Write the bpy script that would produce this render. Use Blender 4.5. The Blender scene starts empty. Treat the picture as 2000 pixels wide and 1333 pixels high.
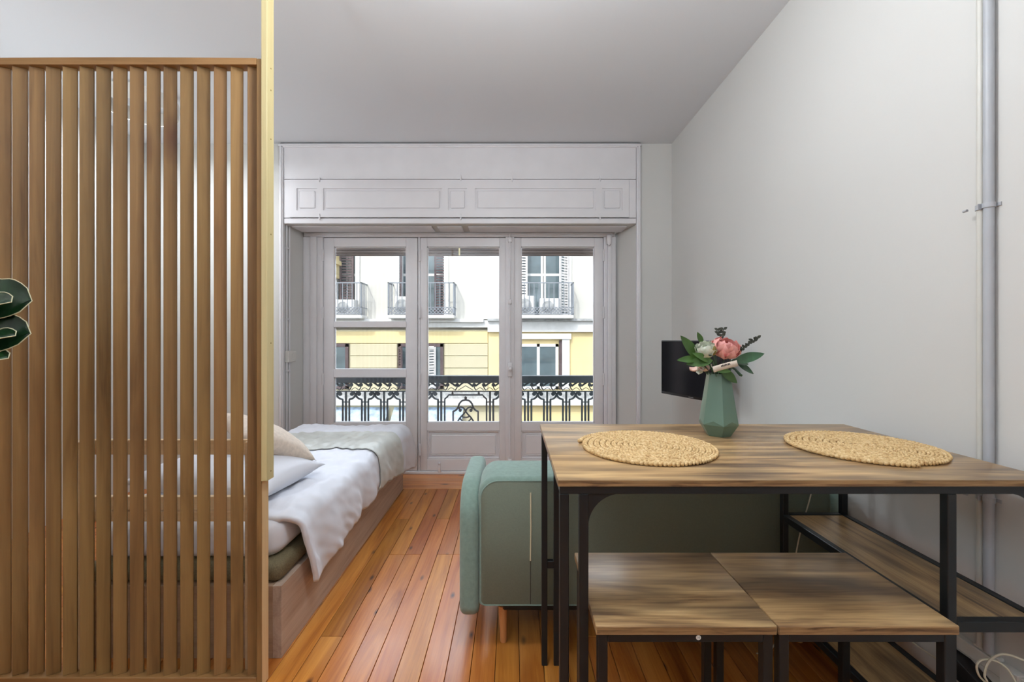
import bpy, bmesh, math, random
from mathutils import Vector, Matrix, noise
R = math.radians
random.seed(7)
S = bpy.context.scene
COL = S.collection

# ------------------------------------------------------------------ camera, sky, sun, lights, exposure
cam_d = bpy.data.cameras.new('camera'); cam = bpy.data.objects.new('camera', cam_d); COL.objects.link(cam)
cam.location = (0, 0, 1.27); cam.rotation_euler = (R(90), 0, 0)
cam_d.sensor_width = 36; cam_d.sensor_fit = 'HORIZONTAL'; cam_d.lens = 15.3
cam_d.shift_y = -0.00325; cam_d.clip_start = 0.02; cam_d.clip_end = 200
S.camera = cam

world = bpy.data.worlds.new('sky'); S.world = world; world.use_nodes = True
wn = world.node_tree; bg = wn.nodes['Background']
sky = wn.nodes.new('ShaderNodeTexSky'); sky.sky_type = 'NISHITA'; sky.sun_disc = False
sky.sun_elevation = R(48); sky.sun_rotation = R(200); sky.air_density = 1.0; sky.dust_density = 2.0
hs = wn.nodes.new('ShaderNodeHueSaturation'); hs.inputs['Saturation'].default_value = 0.55
wn.links.new(sky.outputs[0], hs.inputs['Color']); wn.links.new(hs.outputs[0], bg.inputs['Color'])
bg.inputs['Strength'].default_value = 0.30

def light(name, kind, loc, rot, energy, color=(1, 1, 1), **kw):
    d = bpy.data.lights.new(name, kind); d.energy = energy; d.color = color
    for k, v in kw.items(): setattr(d, k, v)
    o = bpy.data.objects.new(name, d); COL.objects.link(o)
    o.location = loc; o.rotation_euler = rot
    return o
light('sun', 'SUN', (0, -5, 12), (R(48), 0, R(-24)), 1.4, (1.0, 0.96, 0.90), angle=R(0.6))
# added area light standing in for sky light through the balcony doors
light('daylight_fill', 'AREA', (-0.45, 5.3, 3.3), (R(-52), 0, 0), 500, (0.80, 0.88, 1.0),
      shape='RECTANGLE', size=3.6, size_y=1.6)

cy = S.cycles
cy.max_bounces = 7; cy.diffuse_bounces = 5; cy.glossy_bounces = 3; cy.transmission_bounces = 2; cy.transparent_max_bounces = 6
cy.caustics_reflective = False; cy.caustics_refractive = False; cy.sample_clamp_indirect = 6.0
S.view_settings.view_transform = 'Standard'; S.view_settings.look = 'None'
S.view_settings.exposure = 0.2; S.view_settings.gamma = 1.0
S.view_settings.use_curve_mapping = False

# ------------------------------------------------------------------ helpers
def lin(c):
    return tuple(((x/255)/12.92 if x/255 <= 0.04045 else ((x/255+0.055)/1.055)**2.4) for x in c)

class MB:
    def __init__(s): s.bm = bmesh.new()
    def box(s, x0, x1, y0, y1, z0, z1, bevel=0, seg=1):
        v = [s.bm.verts.new(p) for p in [(x0,y0,z0),(x1,y0,z0),(x1,y1,z0),(x0,y1,z0),(x0,y0,z1),(x1,y0,z1),(x1,y1,z1),(x0,y1,z1)]]
        f = [s.bm.faces.new([v[i] for i in q]) for q in [(3,2,1,0),(4,5,6,7),(0,1,5,4),(1,2,6,5),(2,3,7,6),(3,0,4,7)]]
        if bevel:
            es = list({e for q in f for e in q.edges})
            bmesh.ops.bevel(s.bm, geom=es, offset=bevel, segments=seg, profile=0.5, affect='EDGES')
        return s
    def frame(s, p0, p1, up=Vector((0,0,1))):
        d = (Vector(p1)-Vector(p0)).normalized()
        if abs(d.dot(up)) > 0.98: up = Vector((0,1,0))
        a = d.cross(up).normalized(); b = d.cross(a).normalized()
        return a, b
    def cyl(s, p0, p1, r, n=12, r1=None, cap=True):
        p0 = Vector(p0); p1 = Vector(p1); r1 = r if r1 is None else r1
        a, b = s.frame(p0, p1)
        A = [s.bm.verts.new(p0 + (a*math.cos(2*math.pi*i/n)+b*math.sin(2*math.pi*i/n))*r) for i in range(n)]
        B = [s.bm.verts.new(p1 + (a*math.cos(2*math.pi*i/n)+b*math.sin(2*math.pi*i/n))*r1) for i in range(n)]
        for i in range(n): s.bm.faces.new([A[i], A[(i+1)%n], B[(i+1)%n], B[i]])
        if cap: s.bm.faces.new(A[::-1]); s.bm.faces.new(B)
        return s
    def tube(s, pts, r, n=8, closed=False, flat=None):
        pts = [Vector(p) for p in pts]; m = len(pts); rings = []
        up = Vector((0,0,1)); pa = None
        for k, p in enumerate(pts):
            q0 = pts[(k-1)%m] if (closed or k > 0) else p
            q1 = pts[(k+1)%m] if (closed or k < m-1) else p
            d = (q1-q0)
            d = d.normalized() if d.length > 1e-9 else Vector((0,0,1))
            if pa is None:
                u = up if abs(d.dot(up)) < 0.95 else Vector((0,1,0))
                a = d.cross(u).normalized()
            else:
                a = (pa - d*pa.dot(d)).normalized()
            pa = a; b = d.cross(a)
            rr = r[k] if isinstance(r, (list, tuple)) else r
            rings.append([s.bm.verts.new(p + (a*math.cos(2*math.pi*i/n)+b*math.sin(2*math.pi*i/n))*rr) for i in range(n)])
        for k in range(m if closed else m-1):
            A, B = rings[k], rings[(k+1)%m]
            for i in range(n): s.bm.faces.new([A[i], A[(i+1)%n], B[(i+1)%n], B[i]])
        if not closed: s.bm.faces.new(rings[0][::-1]); s.bm.faces.new(rings[-1])
        return s
    def lathe(s, prof, c=(0,0,0), n=24, capb=True, capt=True, phase=0):
        c = Vector(c); rings = []
        for r, z in prof:
            rings.append([s.bm.verts.new(c+Vector((r*math.cos(phase+2*math.pi*i/n), r*math.sin(phase+2*math.pi*i/n), z))) for i in range(n)])
        for A, B in zip(rings, rings[1:]):
            for i in range(n): s.bm.faces.new([A[i], A[(i+1)%n], B[(i+1)%n], B[i]])
        if capb: s.bm.faces.new(rings[0][::-1])
        if capt: s.bm.faces.new(rings[-1])
        return s
    def prism(s, poly, axis, a0, a1, bevel=0, seg=2):
        def P(u, v, w):
            return {'x': (w, u, v), 'y': (u, w, v), 'z': (u, v, w)}[axis]
        A = [s.bm.verts.new(P(u, v, a0)) for u, v in poly]
        B = [s.bm.verts.new(P(u, v, a1)) for u, v in poly]
        n = len(poly); f = [s.bm.faces.new([A[i], A[(i+1)%n], B[(i+1)%n], B[i]]) for i in range(n)]
        fa = s.bm.faces.new(A[::-1]); fb = s.bm.faces.new(B)
        bmesh.ops.recalc_face_normals(s.bm, faces=f+[fa, fb])
        if bevel:
            es = list(set(fa.edges) | set(fb.edges))
            bmesh.ops.bevel(s.bm, geom=es, offset=bevel, segments=seg, profile=0.5, affect='EDGES')
        return s
    def grid(s, fn, nu, nv, closed_u=False):
        V = [[s.bm.verts.new(fn(i/nu, j/nv)) for j in range(nv+1)] for i in range(nu+1)]
        for i in range(nu):
            for j in range(nv): s.bm.faces.new([V[i][j], V[i+1][j], V[i+1][j+1], V[i][j+1]])
        return s
    def ball(s, c, rx, ry, rz, nu=10, nv=6, M=None):
        c = Vector(c); rows = []
        for j in range(1, nv):
            t = math.pi*j/nv; row = []
            for i in range(nu):
                a = 2*math.pi*i/nu
                p = Vector((rx*math.sin(t)*math.cos(a), ry*math.sin(t)*math.sin(a), rz*math.cos(t)))
                row.append(s.bm.verts.new(c + (M @ p if M else p)))
            rows.append(row)
        top = Vector((0,0,rz)); bot = Vector((0,0,-rz))
        t = s.bm.verts.new(c+(M@top if M else top)); b = s.bm.verts.new(c+(M@bot if M else bot))
        for i in range(nu):
            s.bm.faces.new([t, rows[0][i], rows[0][(i+1)%nu]]); s.bm.faces.new([b, rows[-1][(i+1)%nu], rows[-1][i]])
        for A, B in zip(rows, rows[1:]):
            for i in range(nu): s.bm.faces.new([A[i], B[i], B[(i+1)%nu], A[(i+1)%nu]])
        return s
    def xf(s, M): bmesh.ops.transform(s.bm, matrix=M, verts=s.bm.verts); return s
    def recalc(s): bmesh.ops.recalc_face_normals(s.bm, faces=s.bm.faces); return s
    def build(s, name, mat, parent=None, smooth=35, recalc=True):
        if recalc: bmesh.ops.recalc_face_normals(s.bm, faces=s.bm.faces)
        vs = s.bm.verts
        lo = [min(v.co[i] for v in vs) for i in range(3)]; hi = [max(v.co[i] for v in vs) for i in range(3)]
        org = Vector(((lo[0]+hi[0])/2, (lo[1]+hi[1])/2, lo[2]))
        bmesh.ops.translate(s.bm, vec=-org, verts=s.bm.verts)
        me = bpy.data.meshes.new(name); s.bm.to_mesh(me); s.bm.free()
        if smooth:
            for p in me.polygons: p.use_smooth = True
            me.set_sharp_from_angle(angle=R(smooth))
        if mat: me.materials.append(mat)
        return place(name, me, org, parent)

def place(name, me, world_loc, parent=None):
    o = bpy.data.objects.new(name, me); COL.objects.link(o)
    w = Vector(world_loc); WL[o.name] = w
    if parent: o.parent = parent; o.location = w - WL[parent.name]
    else: o.location = w
    return o
WL = {}
def thing(name, loc, label, cat, group=None, kind=None):
    o = place(name, None, loc); o.empty_display_size = 0.05
    return tag(o, label, cat, group, kind)
def tag(o, label, cat, group=None, kind=None):
    o['label'] = label
    if cat: o['category'] = cat
    if group: o['group'] = group
    if kind: o['kind'] = kind
    return o
def copy_tree(o, delta, parent=None):
    c = o.copy(); COL.objects.link(c); WL[c.name] = WL[o.name] + Vector(delta)
    if parent: c.parent = parent; c.location = o.location.copy()
    else: c.location = o.location + Vector(delta)
    for ch in list(o.children): copy_tree(ch, delta, c)
    return c
def rrect(x0, x1, z0, z1, rs, n=6):
    """rounded rectangle polygon; rs = radii (bl, br, tr, tl)"""
    out = []
    for (cx, cz, a0), r in zip([(x0, z0, 180), (x1, z0, 270), (x1, z1, 0), (x0, z1, 90)], rs):
        sx = 1 if cx == x0 else -1; sz = 1 if cz == z0 else -1
        if r <= 0: out.append((cx, cz)); continue
        for k in range(n+1):
            a = R(a0 + 90*k/n); out.append((cx+sx*r + r*math.cos(a), cz+sz*r + r*math.sin(a)))
    return out

# ------------------------------------------------------------------ materials
def newmat(name):
    m = bpy.data.materials.new(name); m.use_nodes = True
    return m, m.node_tree, m.node_tree.nodes['Principled BSDF']
def N(nt, typ, **kw):
    n = nt.nodes.new(typ)
    for k, v in kw.items(): setattr(n, k, v)
    return n
def ramp(nt, stops):
    r = N(nt, 'ShaderNodeValToRGB'); e = r.color_ramp.elements
    while len(e) < len(stops): e.new(0.5)
    for i, (p, c) in enumerate(stops): e[i].position = p; e[i].color = (*lin(c), 1)
    return r
def coords(nt, scale, rnd=0.0):
    tc = N(nt, 'ShaderNodeTexCoord'); mp = N(nt, 'ShaderNodeMapping'); mp.inputs['Scale'].default_value = scale
    if rnd:
        oi = N(nt, 'ShaderNodeObjectInfo'); mu = N(nt, 'ShaderNodeVectorMath', operation='SCALE')
        cx = N(nt, 'ShaderNodeCombineXYZ'); nt.links.new(oi.outputs['Random'], cx.inputs[0])
        nt.links.new(oi.outputs['Random'], cx.inputs[1]); nt.links.new(oi.outputs['Random'], cx.inputs[2])
        nt.links.new(cx.outputs[0], mu.inputs[0]); mu.inputs['Scale'].default_value = rnd
        ad = N(nt, 'ShaderNodeVectorMath', operation='ADD')
        nt.links.new(tc.outputs['Object'], ad.inputs[0]); nt.links.new(mu.outputs[0], ad.inputs[1])
        nt.links.new(ad.outputs[0], mp.inputs['Vector'])
    else: nt.links.new(tc.outputs['Object'], mp.inputs['Vector'])
    return mp
def noise_tex(nt, vec, scale, detail=4, rough=0.55, dist=0.0):
    n = N(nt, 'ShaderNodeTexNoise'); n.inputs['Scale'].default_value = scale; n.inputs['Detail'].default_value = detail
    n.inputs['Roughness'].default_value = rough; n.inputs['Distortion'].default_value = dist
    nt.links.new(vec.outputs[0], n.inputs['Vector']); return n
def bump(nt, b, src, strength, dist=0.01):
    bp = N(nt, 'ShaderNodeBump'); bp.inputs['Strength'].default_value = strength; bp.inputs['Distance'].default_value = dist
    nt.links.new(src, bp.inputs['Height']); nt.links.new(bp.outputs[0], b.inputs['Normal']); return bp
def plain(name, c, rough=0.5, metal=0.0, spec=0.5, var=0.04, nscale=8, bmp=0.0, bscale=200, sheen=0.0, coat=0.0, rnd=0, detail=2):
    m, nt, b = newmat(name)
    mp = coords(nt, (1,1,1), rnd)
    n = noise_tex(nt, mp, nscale, detail)
    hi = tuple(min(255, x*(1+var)) for x in c); lo = tuple(x*(1-var) for x in c)
    r = ramp(nt, [(0.3, lo), (0.7, hi)]); nt.links.new(n.outputs['Fac'], r.inputs[0]); nt.links.new(r.outputs[0], b.inputs['Base Color'])
    b.inputs['Roughness'].default_value = rough; b.inputs['Metallic'].default_value = metal
    b.inputs['Specular IOR Level'].default_value = spec
    if sheen: b.inputs['Sheen Weight'].default_value = sheen
    if coat: b.inputs['Coat Weight'].default_value = coat
    if bmp:
        n2 = noise_tex(nt, mp, bscale, 2); bump(nt, b, n2.outputs['Fac'], bmp, 0.002)
    return m
def wood(name, stops, grain, rough=0.45, scale=1.0, rnd=17.0, dist=1.2, knots=None, fine=0.25, hue=0.0, val=0.0, bmp=0.08, blotch=None, coat=0.0, spec=0.5):
    """grain: axis index along which the grain runs"""
    m, nt, b = newmat(name)
    sc = [7.0*scale]*3; sc[grain] = 0.55*scale
    mp = coords(nt, sc, rnd)
    n1 = noise_tex(nt, mp, 1.6, 4, 0.6, dist)
    sc2 = [160.0]*3; sc2[grain] = 4.0
    mp2 = coords(nt, sc2, rnd); n2 = noise_tex(nt, mp2, 1.0, 2, 0.6)
    mx = N(nt, 'ShaderNodeMath', operation='MULTIPLY_ADD'); nt.links.new(n2.outputs['Fac'], mx.inputs[0])
    mx.inputs[1].default_value = fine; 
    sb = N(nt, 'ShaderNodeMath', operation='SUBTRACT'); nt.links.new(n1.outputs['Fac'], sb.inputs[0]); sb.inputs[1].default_value = fine*0.5
    nt.links.new(sb.outputs[0], mx.inputs[2])
    r = ramp(nt, stops); nt.links.new(mx.outputs[0], r.inputs[0]); col = r.outputs[0]
    if knots:
        kc, ks = knots
        s3 = [ks]*3; s3[grain] = ks*0.42
        mp3 = coords(nt, s3, rnd*1.7); vo = N(nt, 'ShaderNodeTexVoronoi', voronoi_dimensions='2D'); vo.inputs['Scale'].default_value = 1.0
        sp_ = N(nt, 'ShaderNodeSeparateXYZ'); cb_ = N(nt, 'ShaderNodeCombineXYZ'); nt.links.new(mp3.outputs[0], sp_.inputs[0])
        nt.links.new(sp_.outputs[1 if grain == 0 else 0], cb_.inputs[0]); nt.links.new(sp_.outputs[grain], cb_.inputs[1]); mp3 = cb_
        vo.inputs['Randomness'].default_value = 1.0
        nn = noise_tex(nt, mp2, 0.3, 2); 
        ad = N(nt, 'ShaderNodeMath', operation='MULTIPLY_ADD'); nt.links.new(nn.outputs['Fac'], ad.inputs[0]); ad.inputs[1].default_value = 0.06
        nt.links.new(mp3.outputs[0], vo.inputs['Vector']); nt.links.new(vo.outputs['Distance'], ad.inputs[2])
        kr = ramp(nt, [(0.045, (255,255,255)), (0.11, (0,0,0))]); nt.links.new(ad.outputs[0], kr.inputs[0])
        mixk = N(nt, 'ShaderNodeMix', data_type='RGBA'); nt.links.new(kr.outputs[0], mixk.inputs['Factor'])
        nt.links.new(col, mixk.inputs[6]); mixk.inputs[7].default_value = (*lin(kc), 1); col = mixk.outputs[2]
    if blotch:
        bc, bs, amt = blotch
        s4 = [bs]*3; s4[grain] = bs*0.25
        mp4 = coords(nt, s4, rnd*0.7); nb = noise_tex(nt, mp4, 1.0, 3, 0.5, 0.5)
        br = ramp(nt, [(0.45, (0,0,0)), (0.72, (255,255,255))]); nt.links.new(nb.outputs['Fac'], br.inputs[0])
        ml = N(nt, 'ShaderNodeMath', operation='MULTIPLY'); nt.links.new(br.outputs[0], ml.inputs[0]); ml.inputs[1].default_value = amt
        mb_ = N(nt, 'ShaderNodeMix', data_type='RGBA'); nt.links.new(ml.outputs[0], mb_.inputs['Factor'])
        nt.links.new(col, mb_.inputs[6]); mb_.inputs[7].default_value = (*lin(bc), 1); col = mb_.outputs[2]
    if hue or val:
        oi = N(nt, 'ShaderNodeObjectInfo'); h = N(nt, 'ShaderNodeHueSaturation')
        m1 = N(nt, 'ShaderNodeMapRange'); m1.inputs['To Min'].default_value = 0.5-hue; m1.inputs['To Max'].default_value = 0.5+hue
        nt.links.new(oi.outputs['Random'], m1.inputs['Value']); nt.links.new(m1.outputs[0], h.inputs['Hue'])
        f = N(nt, 'ShaderNodeMath', operation='MULTIPLY'); nt.links.new(oi.outputs['Random'], f.inputs[0]); f.inputs[1].default_value = 7.31
        fr = N(nt, 'ShaderNodeMath', operation='FRACT'); nt.links.new(f.outputs[0], fr.inputs[0])
        m2 = N(nt, 'ShaderNodeMapRange'); m2.inputs['To Min'].default_value = 1-val; m2.inputs['To Max'].default_value = 1+val
        nt.links.new(fr.outputs[0], m2.inputs['Value']); nt.links.new(m2.outputs[0], h.inputs['Value'])
        nt.links.new(col, h.inputs['Color']); col = h.outputs[0]
    nt.links.new(col, b.inputs['Base Color'])
    b.inputs['Roughness'].default_value = rough; b.inputs['Coat Weight'].default_value = coat; b.inputs['Coat Roughness'].default_value = 0.12
    b.inputs['Specular IOR Level'].default_value = spec
    if bmp: bump(nt, b, n2.outputs['Fac'], bmp, 0.002)
    return m

M = {}
M['wall'] = plain('wall_paint', (210, 210, 207), 0.85, var=0.008, nscale=1.2, detail=1)
M['ceiling'] = plain('ceiling_paint', (220, 223, 227), 0.9, var=0.006, nscale=1.0, detail=1)
M['trim'] = plain('trim_white_gloss', (222, 221, 224), 0.38, var=0.012, nscale=5)
M['joint'] = plain('dark_joint', (60, 55, 50), 0.8)
M['floor'] = wood('pine_floor', [(0.22, (118, 58, 20)), (0.42, (164, 94, 36)), (0.6, (188, 118, 50)), (0.8, (204, 140, 70))], 1, rough=0.38,
                  knots=((66, 34, 20), 5.6), hue=0.008, val=0.13, fine=0.22, blotch=((206, 150, 92), 5.0, 0.4), coat=0.05, bmp=0.05, spec=0.28)
M['floor_base'] = wood('floor_gap', [(0.3, (60, 32, 16)), (0.7, (90, 50, 24))], 1, rough=0.7)
M['slat'] = wood('oak_slat', [(0.2, (92, 65, 38)), (0.45, (132, 100, 60)), (0.65, (146, 113, 69)), (0.85, (164, 131, 88))], 2, rough=0.5,
                 knots=((96, 62, 36), 1.7), val=0.13, hue=0.006, fine=0.2, dist=0.8, spec=0.35)
M['batten'] = wood('pale_pine_batten', [(0.3, (190, 174, 124)), (0.7, (204, 190, 144))], 2, rough=0.5, fine=0.2)
M['pine'] = wood('raw_pine', [(0.3, (206, 172, 128)), (0.55, (222, 192, 150)), (0.8, (230, 206, 168))], 0, rough=0.6, knots=((150, 100, 60), 3.0))
M['bedwood'] = wood('grey_oak_laminate', [(0.25, (156, 132, 114)), (0.5, (182, 158, 140)), (0.75, (198, 176, 158))], 1, rough=0.5, fine=0.35)
RS = [(0.22, (82, 65, 50)), (0.36, (134, 105, 74)), (0.50, (176, 143, 100)), (0.64, (200, 166, 118)), (0.80, (218, 188, 142))]
M['rustic'] = wood('rustic_board_x', RS, 0, rough=0.30, scale=2.0, dist=0.7, fine=0.30, blotch=((70, 60, 54), 10.0, 0.82), bmp=0.05, spec=0.45)
M['rustic_y'] = wood('rustic_board_y', RS, 1, rough=0.30, scale=2.0, dist=0.7, fine=0.30, blotch=((70, 60, 54), 10.0, 0.82), bmp=0.05, spec=0.45)
M['rustic_edge'] = wood('rustic_edge', [(0.3, (92, 66, 42)), (0.5, (140, 108, 70)), (0.7, (166, 132, 90))], 0, rough=0.6, scale=6, fine=0.7)
M['black'] = plain('black_steel', (26, 31, 34), 0.42, metal=0.2, var=0.08)
M['iron'] = plain('black_iron', (36, 42, 46), 0.45, var=0.15, nscale=20)
M['sofa'] = plain('sage_fabric', (126, 148, 138), 0.9, var=0.035, nscale=60, bmp=0.25, bscale=700, sheen=0.25, spec=0.2)
M['sofa_back'] = plain('olive_fabric', (116, 124, 110), 0.95, var=0.02, nscale=200, bmp=0.25, bscale=600, spec=0.15)
M['zip'] = plain('cream_zip', (205, 195, 165), 0.6)
M['legwood'] = wood('beech_leg', [(0.3, (190, 130, 80)), (0.7, (214, 156, 104))], 2, rough=0.4)
M['sheet'] = plain('white_cotton', (222, 224, 232), 0.9, var=0.01, nscale=3, bmp=0.05, bscale=300, sheen=0.1, spec=0.2)
M['mesh_base'] = plain('olive_mesh', (110, 100, 74), 0.8, var=0.12, nscale=220, bmp=0.3, bscale=400)
M['runner'] = plain('grey_satin', (190, 192, 186), 0.48, var=0.05, nscale=6, bmp=0.05, bscale=200, sheen=0.3)
M['cushion'] = plain('beige_linen', (214, 200, 186), 0.9, var=0.04, nscale=60, bmp=0.2, bscale=300)
M['vase'] = plain('sage_ceramic', (96, 122, 108), 0.32, var=0.03, nscale=6, spec=0.5)
M['tv_screen'] = plain('tv_screen', (26, 26, 30), 0.12, var=0.05, spec=0.6)
M['tv_body'] = plain('tv_plastic', (20, 20, 22), 0.4)
M['pipe_cream'] = plain('cream_pipe', (206, 205, 198), 0.4, var=0.02)
M['pipe_grey'] = plain('grey_pipe', (176, 180, 186), 0.4, var=0.02)
M['plastic'] = plain('white_plastic', (222, 220, 214), 0.4, var=0.01)
M['cable'] = plain('cream_cable', (214, 208, 186), 0.5)
M['blackplastic'] = plain('black_plastic', (22, 22, 26), 0.4)
M['metal'] = plain('steel', (180, 180, 178), 0.3, metal=0.9)
M['sticker'] = plain('sticker_white', (225, 225, 220), 0.6)
M['ink'] = plain('ink', (50, 45, 42), 0.7)
M['leaf'] = wood('green_leaf', [(0.25, (40, 66, 26)), (0.5, (62, 96, 40)), (0.75, (84, 120, 54))], 2, rough=0.4, rnd=5, fine=0.1, bmp=0)
M['leaf_dark'] = wood('dark_green_leaf', [(0.25, (34, 62, 42)), (0.5, (48, 84, 54)), (0.75, (70, 108, 72))], 2, rough=0.4, rnd=5, fine=0.1, bmp=0)
M['rubber'] = wood('rubber_plant_leaf', [(0.3, (14, 30, 20)), (0.55, (24, 54, 28)), (0.8, (44, 84, 40))], 2, rough=0.3, rnd=5, fine=0.1, bmp=0)
M['leafedge'] = plain('pale_leaf_edge', (196, 192, 158), 0.6)
M['twig'] = plain('dark_sprig', (58, 62, 52), 0.6)
M['pinkpetal'] = plain('pink_petal', (240, 170, 163), 0.7, var=0.10, nscale=25, rnd=3)
M['palepetal'] = plain('pale_pink_petal', (238, 206, 196), 0.7, var=0.05, nscale=25, rnd=3)
M['whitepetal'] = plain('white_petal', (226, 230, 216), 0.7, var=0.05, nscale=25, rnd=3)
M['ochre'] = plain('ochre_bud', (128, 110, 52), 0.7)
M['pot'] = plain('clay_pot', (200, 196, 188), 0.6)
M['soil'] = plain('soil', (60, 46, 36), 0.95, var=0.2, nscale=60)
M['stem'] = plain('brown_stem', (92, 78, 52), 0.8)
# exterior
M['f_white'] = plain('render_white', (212, 210, 202), 0.9, var=0.03, nscale=0.8)
M['f_cream'] = plain('render_cream', (212, 204, 174), 0.9, var=0.03, nscale=1.2)
M['f_yellow'] = plain('render_yellow', (242, 222, 168), 0.9, var=0.03, nscale=0.7)
M['f_trim'] = plain('stone_trim', (228, 228, 226), 0.85, var=0.02)
M['f_ledge'] = plain('ledge_grey', (170, 172, 172), 0.85, var=0.15, nscale=10)
M['f_shutter'] = plain('shutter_brown', (96, 82, 84), 0.7, var=0.1)
M['f_shutter_white'] = plain('shutter_white', (225, 222, 220), 0.7)
M['f_glass'] = plain('window_dark', (96, 112, 118), 0.1, var=0.15, nscale=2)
M['f_awning'] = plain('awning_blue', (176, 194, 214), 0.8, var=0.15, nscale=6)
M['f_iron'] = plain('hazed_iron', (140, 146, 154), 0.6)  # pale blue of haze and overexposure put into the iron colour
M['asphalt'] = plain('asphalt', (96, 96, 98), 0.9, var=0.1, nscale=4)
M['blind'] = wood('blind_wood', [(0.3, (60, 48, 42)), (0.7, (96, 78, 66))], 0, rough=0.6, fine=0.3)
M['cord_cream'] = plain('blind_cord', (206, 190, 140), 0.8)

def glass_mat():
    m = bpy.data.materials.new('window_glass'); m.use_nodes = True; nt = m.node_tree
    for n in list(nt.nodes):
        if n.type != 'OUTPUT_MATERIAL': nt.nodes.remove(n)
    out = [n for n in nt.nodes if n.type == 'OUTPUT_MATERIAL'][0]
    t = N(nt, 'ShaderNodeBsdfTransparent'); t.inputs[0].default_value = (0.97, 0.985, 0.985, 1)
    g = N(nt, 'ShaderNodeBsdfGlossy'); g.inputs['Roughness'].default_value = 0.02
    f = N(nt, 'ShaderNodeFresnel'); f.inputs[0].default_value = 1.4
    mx = N(nt, 'ShaderNodeMixShader'); nt.links.new(f.outputs[0], mx.inputs[0])
    nt.links.new(t.outputs[0], mx.inputs[1]); nt.links.new(g.outputs[0], mx.inputs[2]); nt.links.new(mx.outputs[0], out.inputs['Surface'])
    return m
M['glass'] = glass_mat()
def emit(name, c, s):
    m, nt, b = newmat(name); b.inputs['Emission Color'].default_value = (*lin(c), 1); b.inputs['Emission Strength'].default_value = s
    b.inputs['Base Color'].default_value = (0.9, 0.9, 0.88, 1); return m
M['lamp_on'] = emit('lamp_diffuser', (255, 244, 228), 3.0)

def woven():
    m, nt, b = newmat('water_hyacinth')
    mp = coords(nt, (1,1,1)); n = noise_tex(nt, mp, 75, 3, 0.6); n2 = noise_tex(nt, mp, 420, 2)
    r = ramp(nt, [(0.25, (162, 122, 74)), (0.5, (212, 180, 128)), (0.75, (232, 208, 164))])
    ad = N(nt, 'ShaderNodeMath', operation='MULTIPLY_ADD'); nt.links.new(n2.outputs['Fac'], ad.inputs[0]); ad.inputs[1].default_value = 0.3
    s = N(nt, 'ShaderNodeMath', operation='SUBTRACT'); nt.links.new(n.outputs['Fac'], s.inputs[0]); s.inputs[1].default_value = 0.15
    nt.links.new(s.outputs[0], ad.inputs[2]); nt.links.new(ad.outputs[0], r.inputs[0]); nt.links.new(r.outputs[0], b.inputs['Base Color'])
    b.inputs['Roughness'].default_value = 0.8; bump(nt, b, n2.outputs['Fac'], 0.3, 0.002)
    return m
M['woven'] = woven()
# ------------------------------------------------------------------ room dimensions (metres; camera stands at the origin)
XL, XR, YB, YD, CEIL, YREAR = -3.15, 1.376, 3.75, 4.05, 2.942, -3.0
OX0, OX1, OZ = -1.972, 1.081, 2.249          # balcony recess opening
DX0, DX1 = -1.93, 0.953                      # recess at the doors
def structure(o, label, cat): return tag(o, label, cat, kind='structure')

# floor: dark bed with single pine boards
fl = MB().box(XL, XR, YREAR, YD+0.06, -0.12, -0.022).build('floor', M['floor_base'])
structure(fl, 'worn orange pine board floor of the living room', 'floor')
PW = 0.0935
ncol = int((XR-XL)/PW)
rng = random.Random(3)
meshes = {}
def plank_mesh(L):
    L = round(L, 1)
    if L not in meshes:
        m = MB().box(-PW/2+0.0011, PW/2-0.0011, 0, L-0.0016, -0.022, 0.0, bevel=0.0012)
        bmesh.ops.translate(m.bm, vec=(0, -L/2, 0), verts=m.bm.verts)
        me = bpy.data.meshes.new('floor_plank'); m.recalc(); m.bm.to_mesh(me); m.bm.free(); me.materials.append(M['floor']); meshes[L] = me
    return meshes[L]
x = XL + PW/2
for c in range(ncol+1):
    if x > XR - PW/2 + 0.001: break
    y = 3.65
    first = True
    while y > 0.25:
        L = rng.choice([0.6, 0.9, 1.1, 1.4, 1.8, 2.2]) if first else rng.choice([1.2, 1.6, 2.0, 2.4])
        first = False
        o = place('floor_plank', plank_mesh(L), (x, y - L/2, rng.uniform(-0.0004, 0.0004)), fl)
        y -= L
    # plain boards carry on behind the camera
    if y > YREAR:
        L = round(y - YREAR, 1)
        place('floor_plank', plank_mesh(L), (x, y - L/2, 0), fl)
    x += PW
xe = x - PW/2
MB().box(xe, XR, YREAR, 3.65, -0.022, -0.0005, bevel=0.001).build('floor_plank', M['floor'], fl)
M['floor_cross'] = wood('pine_floor_cross', [(0.22, (150, 82, 36)), (0.42, (190, 116, 58)), (0.6, (208, 140, 78)), (0.8, (222, 160, 98))], 0, rough=0.28,
                  knots=((70, 34, 18), 4.2), val=0.12, fine=0.22, coat=0.3, bmp=0.05)
for k in range(4):
    y0 = 3.65 + k*0.0975
    MB().box(DX0-0.04, DX1+0.13, y0+0.001, y0+0.0965, -0.022, 0.001, bevel=0.0012).build('floor_plank', M['floor_cross'], fl)

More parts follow.
